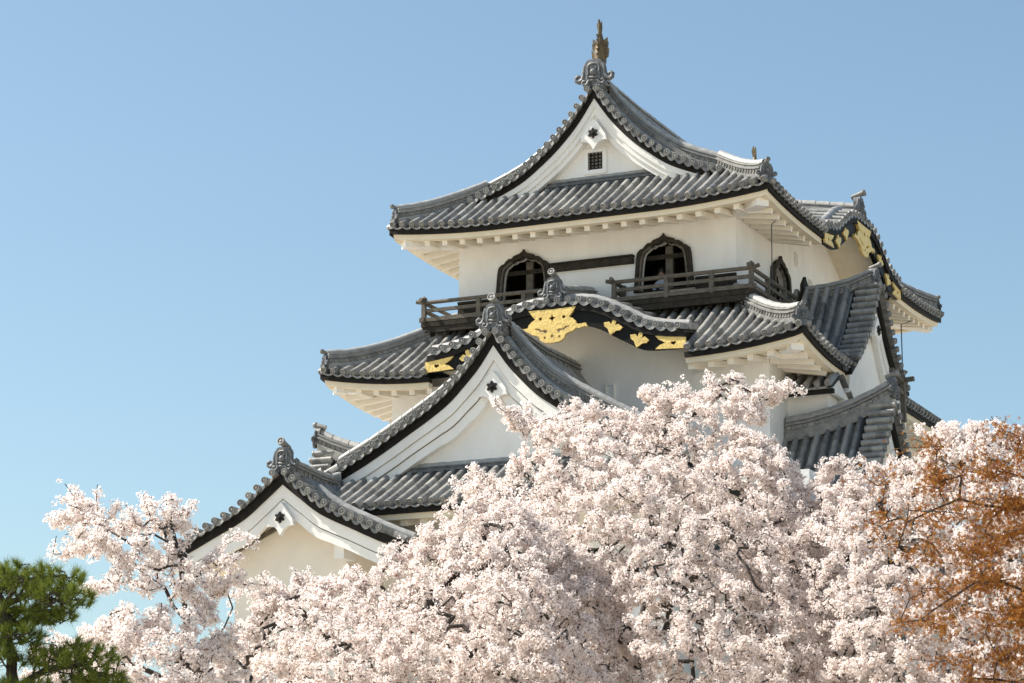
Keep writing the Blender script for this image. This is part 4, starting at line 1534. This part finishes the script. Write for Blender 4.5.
def np_object(name, v, faces, mats, parent, mat_idx=None, smooth=False):
    """faces: (n,4) or (n,3) array"""
    me = bpy.data.meshes.new(name)
    v = v - np.array(world_origin(parent))
    k = faces.shape[1]
    me.vertices.add(len(v))
    me.vertices.foreach_set('co', v.astype(np.float32).ravel())
    me.loops.add(faces.size)
    me.loops.foreach_set('vertex_index', faces.astype(np.int32).ravel())
    me.polygons.add(len(faces))
    me.polygons.foreach_set('loop_start', (np.arange(len(faces)) * k).astype(np.int32))
    me.polygons.foreach_set('loop_total', np.full(len(faces), k, np.int32))
    for m in mats:
        me.materials.append(m)
    if mat_idx is not None:
        me.polygons.foreach_set('material_index', mat_idx.astype(np.int32))
    if smooth:
        me.polygons.foreach_set('use_smooth', np.ones(len(faces), bool))
    me.update(calc_edges=True)
    me.validate()
    o = bpy.data.objects.new(name, me)
    C.objects.link(o)
    o.parent = parent
    return o

def rand_rot(rng, n):
    q = rng.normal(size=(n, 4))
    q /= np.linalg.norm(q, axis=1, keepdims=True)
    w, x, y, z = q.T
    return np.stack([np.stack([1 - 2 * (y * y + z * z), 2 * (x * y - z * w), 2 * (x * z + y * w)], 1),
                     np.stack([2 * (x * y + z * w), 1 - 2 * (x * x + z * z), 2 * (y * z - x * w)], 1),
                     np.stack([2 * (x * z - y * w), 2 * (y * z + x * w), 1 - 2 * (x * x + y * y)], 1)], 1)

def blossom_template(rng, nf=8):
    """a ball of open five petalled flowers: (verts, quads, material)"""
    V, Fq, Mt = [], [], []
    for i in range(nf):
        d = rng.normal(size=3)
        d /= np.linalg.norm(d)
        c = d * rng.uniform(0.028, 0.050)
        r = np.cross(d, [0.3, 0.5, 0.8])
        r /= np.linalg.norm(r)
        s = np.cross(d, r)
        R0 = rng.uniform(0.020, 0.026)
        ph = rng.uniform(0, 6.28)
        cup = rng.uniform(0.15, 0.6)
        for k in range(5):
            a = ph + 2 * PI * k / 5
            b = len(V)
            pt = lambda rr, an, h: c + (r * math.cos(an) + s * math.sin(an)) * rr + d * h
            V += [pt(0.001, a, 0), pt(R0 * 0.62, a - 0.62, R0 * cup * 0.5), pt(R0, a, R0 * cup), pt(R0 * 0.62, a + 0.62, R0 * cup * 0.5)]
            Fq.append((b, b + 1, b + 2, b + 3))
            Mt.append(0)
        b = len(V)
        e = 0.0038
        V += [c + d * 0.003 + r * e, c + d * 0.003 + s * e, c + d * 0.003 - r * e, c + d * 0.003 - s * e]
        Fq.append((b, b + 1, b + 2, b + 3))
        Mt.append(1)
    for i in range(3):         # stalks and bud scales in the middle
        d = rng.normal(size=3)
        d /= np.linalg.norm(d)
        r = np.cross(d, [0.3, 0.5, 0.8])
        r /= np.linalg.norm(r)
        b = len(V)
        V += [d * 0.002 + r * 0.004, d * 0.045 + r * 0.002, d * 0.045 - r * 0.002, d * 0.002 - r * 0.004]
        Fq.append((b, b + 1, b + 2, b + 3))
        Mt.append(1)
    return np.array(V), np.array(Fq), np.array(Mt)

def scatter(rng, templates, pts, scale):
    Vs, Fs, Ms = [], [], []
    base = 0
    pick = rng.integers(0, len(templates), len(pts))
    for ti, (tv, tf, tm) in enumerate(templates):
        P = pts[pick == ti]
        n = len(P)
        if n == 0:
            continue
        R = rand_rot(rng, n)
        sc = scale * rng.uniform(0.75, 1.2, n)
        v = np.einsum('nij,kj->nki', R, tv) * sc[:, None, None] + P[:, None]
        Vs.append(v.reshape(-1, 3))
        Fs.append((tf[None] + (np.arange(n) * len(tv))[:, None, None] + base).reshape(-1, tf.shape[1]))
        Ms.append(np.tile(tm, n))
        base += n * len(tv)
    return np.concatenate(Vs), np.concatenate(Fs), np.concatenate(Ms)

def to_world(P, lat0, dep0):
    P = np.asarray(P, float)
    return CAMP[None] + (P[:, :1] + lat0) * LAT + (P[:, 1:2] + dep0) * DEP + P[:, 2:3] * np.array([[0, 0, 1.0]])

TRNG = np.random.default_rng(11)
BLOSSOM = [blossom_template(TRNG, k) for k in (5, 6, 7, 5, 6)]

def cherry(label, dep0, outline, seeds, ntar, nclu, dmax=2.2, seed=1, tip=0.0055, fsc=0.80, dref=None, dz=0.0):
    if dref:          # the outline was drawn for a distance dref; keep its angular size at dep0
        k = dep0 / dref
        outline = [(a * k, 1.6 + (z - 1.6) * k) for a, z in outline]
        seeds = [[(a * k, d, max(0.0, 1.6 + (z - 1.6) * k)) for a, d, z in sd] for sd in seeds]
        seeds[0][0] = (seeds[0][0][0], seeds[0][0][1], 0.0)
    outline = [(a, z - dz) for a, z in outline]
    rng = np.random.default_rng(seed)
    root_lat = seeds[0][0][0]
    base = to_world([(root_lat, 0, 0)], 0, dep0)[0]
    t = thing('cherry_tree', label, 'cherry tree', tuple(base), 'blossoming cherry trees in front of the castle')
    T, e = sample_crown(rng, outline, ntar, dmax, lean=0.8, ph=seed)
    # extra points close to the outline so that thin sprays reach their tips, and some shoots beyond it
    T2, e2 = sample_crown(rng, outline, ntar * 2, dmax, lean=0.8, ph=seed)
    T = T[(e > 0.35) | (rng.random(len(T)) < 0.3 + 0.6 * np.sqrt(e / 0.35))]
    T = np.concatenate([T, T2[e2 < 0.2][:ntar // 8]])
    sh = T2[(e2 < 0.15) & (T2[:, 1] > -0.6)]
    sh = sh[rng.permutation(len(sh))[:90]]
    T = np.concatenate([T, sh + np.stack([rng.uniform(-.28, .28, len(sh)), rng.uniform(-.2, .2, len(sh)), rng.uniform(0.02, .24, len(sh))], 1)])
    pos, par, ns = grow(rng, seeds, T)
    rad, kids = pipe_radii(par, tip)
    rad = np.minimum(rad, 0.26)
    W = to_world(pos, 0, dep0)
    v, f = branch_mesh(W, par, rad)
    np_object('trunk', v, f, [M['bark']], t, smooth=True)
    thin = np.where((rad < 0.020) & (par >= 0))[0]
    wgt = np.where(rad[thin] < 0.0105, 1.0, 0.22)
    nsp = int(nclu / 1.5)
    pick = rng.choice(thin, nsp, p=wgt / wgt.sum())
    q = rng.random((nsp, 1))
    S = W[pick] * q + W[par[pick]] * (1 - q) + rng.normal(0, 0.024, (nsp, 3))
    P = np.repeat(S, rng.integers(1, 3, nsp), axis=0)
    P = P + rng.normal(0, 0.030, P.shape)
    v, f, m = scatter(rng, BLOSSOM, P, fsc)
    np_object('crown', v, f, [M['blossom'], M['calyx']], t, m)
    return t

CH_A = [(-5.86, 7.5), (-5.7, 7.48), (-5.52, 7.27), (-5.35, 7.12), (-5.09, 6.99), (-4.89, 7.01), (-4.81, 7.31), (-4.71, 7.3), (-4.61, 7.12), (-4.45, 7.05), (-4.33, 7.18), (-4.22, 7.1), (-4.24, 6.75), (-4.18, 6.5), (-3.75, 6.48), (-3.42, 6.66), (-3.38, 6.60), (-3.62, 6.42), (-3.72, 6.3), (-3.25, 6.20), (-3.28, 6.12), (-3.49, 6.11), (-3.72, 5.98), (-3.81, 5.87), (-3.5, 5.46), (-3.2, 4.83), (-3.0, 4.0), (-5.6, 4.0), (-5.9, 4.83), (-5.9, 5.3), (-5.07, 5.51), (-4.91, 5.62), (-4.76, 5.75), (-4.51, 5.69), (-4.41, 5.8), (-4.51, 5.92), (-4.9, 5.95), (-5.28, 5.91), (-5.31, 6.02), (-5.03, 6.11), (-4.93, 6.23), (-5.3, 6.36), (-5.62, 6.42), (-5.82, 6.54), (-5.56, 6.58), (-5.5, 6.69), (-5.7, 6.88), (-6.04, 6.99), (-6.06, 7.05), (-5.71, 7.04), (-5.69, 7.21)]
CH_B = [(-4.3, 4.0), (-4.2, 5.11), (-4.05, 5.8), (-3.66, 6.29), (-3.49, 6.57), (-3.36, 6.76), (-3.17, 6.6), (-2.97, 6.71), (-2.48, 6.78), (-2.34, 6.88), (-1.96, 6.78), (-1.78, 7.04), (-1.43, 7.14), (-1.36, 7.43), (-1.18, 7.49), (-1.01, 7.35), (-0.8, 7.7), (-0.59, 7.92), (-0.31, 7.78), (0.11, 7.92), (0.39, 7.6), (1.2, 7.0), (1.7, 6.0), (1.8, 4.0)]
CH_C = [(-1.4, 4.2), (-1.2, 5.4), (-0.9, 6.6), (-0.74, 7.36), (-0.67, 8.12), (-0.75, 8.86), (-0.61, 8.97), (-0.18, 8.74), (0.12, 8.97), (0.5, 9.08), (0.12, 9.44), (-0.15, 9.7), (-0.06, 9.86), (0.43, 9.67), (0.97, 9.91), (1.35, 9.8), (1.69, 9.77), (1.96, 9.64), (2.15, 9.8), (1.94, 10.14), (2.05, 10.25), (2.43, 10.1), (2.89, 10.02), (3.12, 10.21), (3.28, 10.4), (3.51, 10.4), (3.69, 10.17), (4.04, 10.14), (4.28, 10.24), (4.3, 10.11), (3.88, 9.89), (3.77, 9.7), (3.88, 9.52), (3.49, 9.33), (3.87, 9.2), (4.25, 8.97), (4.39, 8.74), (4.6, 7.97), (5.2, 6.75), (5.5, 5.4), (5.6, 4.2)]
CH_D = [(3.0, 4.2), (3.2, 5.49), (3.7, 7.5), (4.1, 8.44), (4.35, 8.65), (4.75, 8.9), (5.0, 9.05), (5.3, 9.1), (5.6, 9.05), (5.89, 8.95), (6.15, 9.0), (6.47, 9.24), (6.56, 9.55), (6.64, 9.75), (6.96, 9.83), (7.35, 9.63), (7.65, 9.43), (7.97, 9.52), (8.28, 9.39), (8.7, 8.13), (8.9, 5.49), (8.9, 4.2)]
cherry('slender cherry tree with open sprays of pale blossom, leftmost beside the pine', 34, CH_A,
       [[(-4.0, 0, 0), (-3.95, 0, 2.5), (-3.91, 0, 4.3), (-4.0, 0.1, 5.0), (-4.17, 0, 5.72), (-4.45, 0.1, 6.11), (-4.66, 0.2, 6.56), (-5.2, 0.2, 6.9)], [(-4.17, 0, 5.72), (-4.22, -0.2, 6.4), (-4.38, -0.2, 6.95)], [(-3.95, 0, 4.3), (-4.4, -.3, 4.95), (-5.01, -.4, 5.2)], [(-4.0, 0.1, 5.0), (-3.6, 0.2, 5.9)]], 1100, 11500, 1.0, 3, fsc=0.80)
cherry('cherry tree in full bloom in front of the small turret', 37, CH_B,
       [[(-1.6, 0, 0), (-1.7, 0.1, 2.5), (-1.62, 0, 4.6), (-1.7, 0, 5.4), (-1.56, 0, 6.01), (-1.77, 0.1, 6.5)], [(-1.7, 0, 5.4), (-1.14, -0.5, 6.22), (-0.45, -0.2, 7.0)], [(-1.62, 0, 4.6), (-2.4, -0.6, 5.6), (-2.96, -0.3, 6.2)], [(-1.62, 0, 4.6), (-0.5, 0.5, 5.6), (0.4, 0.6, 6.4)]], 3600, 44000, 1.3, 4, dz=0.12)
cherry('tallest cherry tree in full bloom, rising before the keep between gables and right corner', 40, CH_C,
       [[(1.9, 0, 0), (2.0, 0, 2.5), (1.92, 0, 5.0), (2.0, 0.2, 6.5), (2.2, 0.1, 8.0), (2.34, 0, 9.0), (2.73, 0, 9.55), (3.2, 0, 9.9)], [(1.92, 0, 5.0), (1.17, -.4, 6.14), (0.9, -.4, 7.3), (0.4, -.2, 8.3)], [(2.0, 0.2, 6.5), (3.3, -.2, 7.36), (3.5, 0, 8.3)], [(2.2, 0.1, 8.0), (1.2, 0, 9.0), (0.7, 0, 9.4)], [(1.17, -.4, 6.14), (1.7, -1.0, 7.0)]], 5200, 70000, 1.4, 5, dz=0.16)
cherry('wide cherry tree with mossy limbs showing, rightmost behind the orange maple', 38.6, CH_D,
       [[(5.9, 0, 0), (6.0, 0, 2.5), (5.96, 0, 5.0), (5.78, 0, 6.8), (5.9, 0, 7.4), (6.49, 0.1, 7.75), (7.3, 0.2, 8.3)], [(5.78, 0, 6.8), (5.3, -.3, 7.4), (4.47, -.4, 7.9)], [(5.9, 0, 7.4), (5.75, 0, 8.6)], [(6.49, 0.1, 7.75), (7.01, -.1, 8.92)], [(5.96, 0, 5.0), (7.4, -.4, 6.3)], [(5.96, 0, 5.0), (4.7, .4, 6.3)]], 4200, 60000, 1.3, 6, dref=41, dz=0.06)

# ---------------- maple ----------------------------------------------------------------------------
def maple():
    rng = np.random.default_rng(21)
    dep0 = 30
    base = to_world([(6.9, 0, 0)], 0, dep0)[0]
    t = thing('maple_tree', 'maple tree with small orange spring leaves at right edge', 'maple tree', tuple(base))
    ol = [(7.6, 7.42), (7.6, 3.2), (5.03, 3.4), (4.75, 4.78), (4.3, 5.01), (4.45, 5.46), (4.2, 5.8), (4.4, 6.09), (3.9, 6.2), (3.75, 6.38), (4.0, 6.55), (3.65, 6.7), (3.8, 6.9), (4.3, 7.05), (4.6, 7.22), (5.1, 7.22), (5.45, 7.3), (5.7, 7.42), (5.95, 7.35), (6.4, 7.45)]
    T, e = sample_crown(rng, ol, 700, 1.1)
    # foliage lies in tilted layers
    lay = np.round((T[:, 2] - 0.12 * T[:, 0]) / 0.42) * 0.42 + 0.12 * T[:, 0]
    T[:, 2] = T[:, 2] * 0.22 + lay * 0.78 + rng.normal(0, 0.05, len(T))
    seeds = [[(6.9, 0, 0), (6.85, 0, 2.5), (6.8, 0, 5.0), (6.5, 0, 6.15), (5.9, 0, 6.5), (5.11, 0, 6.62), (4.5, 0, 6.35)], [(6.8, 0, 5.0), (6.2, -.3, 5.5), (5.2, -.3, 5.62), (4.7, -.2, 5.3)], [(6.5, 0, 6.15), (6.2, 0.3, 6.9), (5.6, 0.3, 7.0)], [(6.8, 0, 4.0), (5.9, .2, 4.5), (5.2, .2, 4.6)]]
    pos, par, ns = grow(rng, seeds, T, droop=0.04)
    rad, kids = pipe_radii(par, 0.004)
    W = to_world(pos, 0, dep0)
    v, f = branch_mesh(W, par, np.minimum(rad, 0.2))
    np_object('trunk', v, f, [M['bark']], t, smooth=True)
    tm = []
    for k in range(3):          # sprig of five lobed leaves
        V, Q, Mt = [], [], []
        for l in range(6):
            c = rng.normal(0, 0.06, 3) * np.array([1, 1, 0.4])
            n = np.array([0, 0, 1.0]) + rng.normal(0, 0.45, 3)
            n /= np.linalg.norm(n)
            r = np.cross(n, [1, 0.2, 0.1])
            r /= np.linalg.norm(r)
            s = np.cross(n, r)
            R0 = rng.uniform(0.014, 0.022)
            ph = rng.uniform(0, 6.28)
            for a in (-1.9, -0.95, 0, 0.95, 1.9):
                b = len(V)
                L = R0 * (1.25 - 0.28 * abs(a))
                pt = lambda rr, an, h=0: c + (r * math.cos(an) + s * math.sin(an)) * rr + n * h
                V += [pt(0, 0), pt(L * 0.5, ph + a - 0.35), pt(L, ph + a, -0.004), pt(L * 0.5, ph + a + 0.35)]
                Q.append((b, b + 1, b + 2, b + 3))
                Mt.append(0)
        tm.append((np.array(V), np.array(Q), np.array(Mt)))
    thin = np.where((rad < 0.014) & (par >= 0))[0]
    n = 8400
    cell = np.floor(pos[thin] * 1.8).astype(int)
    hsh = (cell[:, 0] * 73856093 ^ cell[:, 1] * 19349663 ^ cell[:, 2] * 83492791) % 97 / 97.0
    w = (0.6 + 0.6 * hsh) * np.clip((pos[thin][:, 0] - 3.9) / 2.6, 0.2, 1.0)
    pick = rng.choice(thin, n, p=w / w.sum())
    q = rng.random((n, 1))
    P = W[pick] * q + W[par[pick]] * (1 - q) + rng.normal(0, 1, (n, 3)) * np.array([0.06, 0.06, 0.03])
    v, f, m = scatter(rng, tm, P, 1.65)
    np_object('crown', v, f, [M['maple']], t, m)
maple()

# ---------------- pine -----------------------------------------------------------------------------
def pine():
    rng = np.random.default_rng(31)
    dep0 = 26
    base = to_world([(-4.9, 0, 0)], 0, dep0)[0]
    t = thing('pine_tree', 'dark green pine with layered needle pads at lower left corner', 'pine tree', tuple(base))
    pads = [((-4.80, 0.0, 5.20), (0.62, 0.5, 0.15)), ((-5.35, 0.1, 5.15), (0.45, 0.5, 0.16)), ((-4.42, -0.1, 5.02), (0.36, 0.4, 0.11)), ((-5.15, 0.2, 4.86), (0.5, 0.5, 0.15)), ((-4.66, 0.15, 4.88), (0.40, 0.35, 0.09)), ((-4.85, -0.1, 4.64), (0.28, 0.35, 0.09)),
            ((-4.32, 0.0, 4.42), (0.50, 0.5, 0.17)), ((-5.15, -0.2, 4.45), (0.4, 0.4, 0.13)), ((-4.05, 0.1, 4.20), (0.33, 0.4, 0.13)), ((-4.7, -0.1, 4.12), (0.4, 0.4, 0.09)), ((-5.3, 0.1, 3.8), (0.6, 0.5, 0.12)), ((-4.4, 0.1, 3.7), (0.6, 0.5, 0.12))]
    T = []
    pads = [((c[0], c[1], c[2] - 0.06), r) for c, r in pads]
    for c, r in pads:
        n = int(230 * r[0] / 0.5)
        u = rng.normal(size=(n, 3))
        u /= np.linalg.norm(u, axis=1, keepdims=True)
        u *= rng.random((n, 1)) ** (1 / 2.5)
        T.append(np.array(c) + u * np.array(r))
    T = np.concatenate(T)
    seeds = [[(-4.9, 0, 0), (-4.85, 0, 2), (-4.84, 0, 4.07), (-4.93, 0, 4.55), (-4.97, 0, 4.9), (-5.1, 0, 5.1)], [(-4.95, 0, 4.85), (-4.7, 0, 5.02), (-4.4, -.05, 4.92)], [(-4.84, 0, 4.1), (-4.5, 0, 4.28), (-4.1, 0, 4.33)], [(-4.97, 0, 4.9), (-4.85, 0, 5.12), (-4.5, 0, 5.18)], [(-4.93, 0, 4.4), (-5.3, 0, 4.5)], [(-4.84, 0, 3.7), (-4.2, 0, 3.9)]]
    pos, par, ns = grow(rng, seeds, T, step=0.1, wob=0.014)
    rad, kids = pipe_radii(par, 0.0045)
    W = to_world(pos, 0, dep0)
    v, f = branch_mesh(W, par, np.minimum(rad * 1.1, 0.12))
    np_object('trunk', v, f, [M['pinebark']], t, smooth=True)
    tips = np.where((kids == 0) & (par >= 0))[0]
    near = np.where((rad < 0.009) & (par >= 0))[0]
    idx = np.concatenate([tips, tips, rng.choice(near, len(near) // 2)])
    d = W[idx] - W[par[idx]]
    d /= np.linalg.norm(d, axis=1, keepdims=True) + 1e-9
    d = d * 0.7 + np.array([0, 0, 0.75])
    d /= np.linalg.norm(d, axis=1, keepdims=True)
    K = 38
    n = len(idx)
    dirs = d[:, None] * rng.uniform(0.2, 1.3, (n, K, 1)) + rng.normal(0, 0.4, (n, K, 3))
    dirs /= np.linalg.norm(dirs, axis=2, keepdims=True)
    ln = rng.uniform(0.07, 0.13, (n, K, 1))
    o = W[idx][:, None] + d[:, None] * rng.uniform(-0.05, 0.03, (n, K, 1))
    side = np.cross(dirs, rng.normal(size=(n, K, 3)))
    side /= np.linalg.norm(side, axis=2, keepdims=True)
    w = 0.0026
    V = np.stack([o - side * w, o + side * w, o + dirs * ln], 2).reshape(-1, 3)
    Fc = np.arange(len(V)).reshape(-1, 3)
    np_object('crown', V, Fc, [M['needle']], t)
pine()
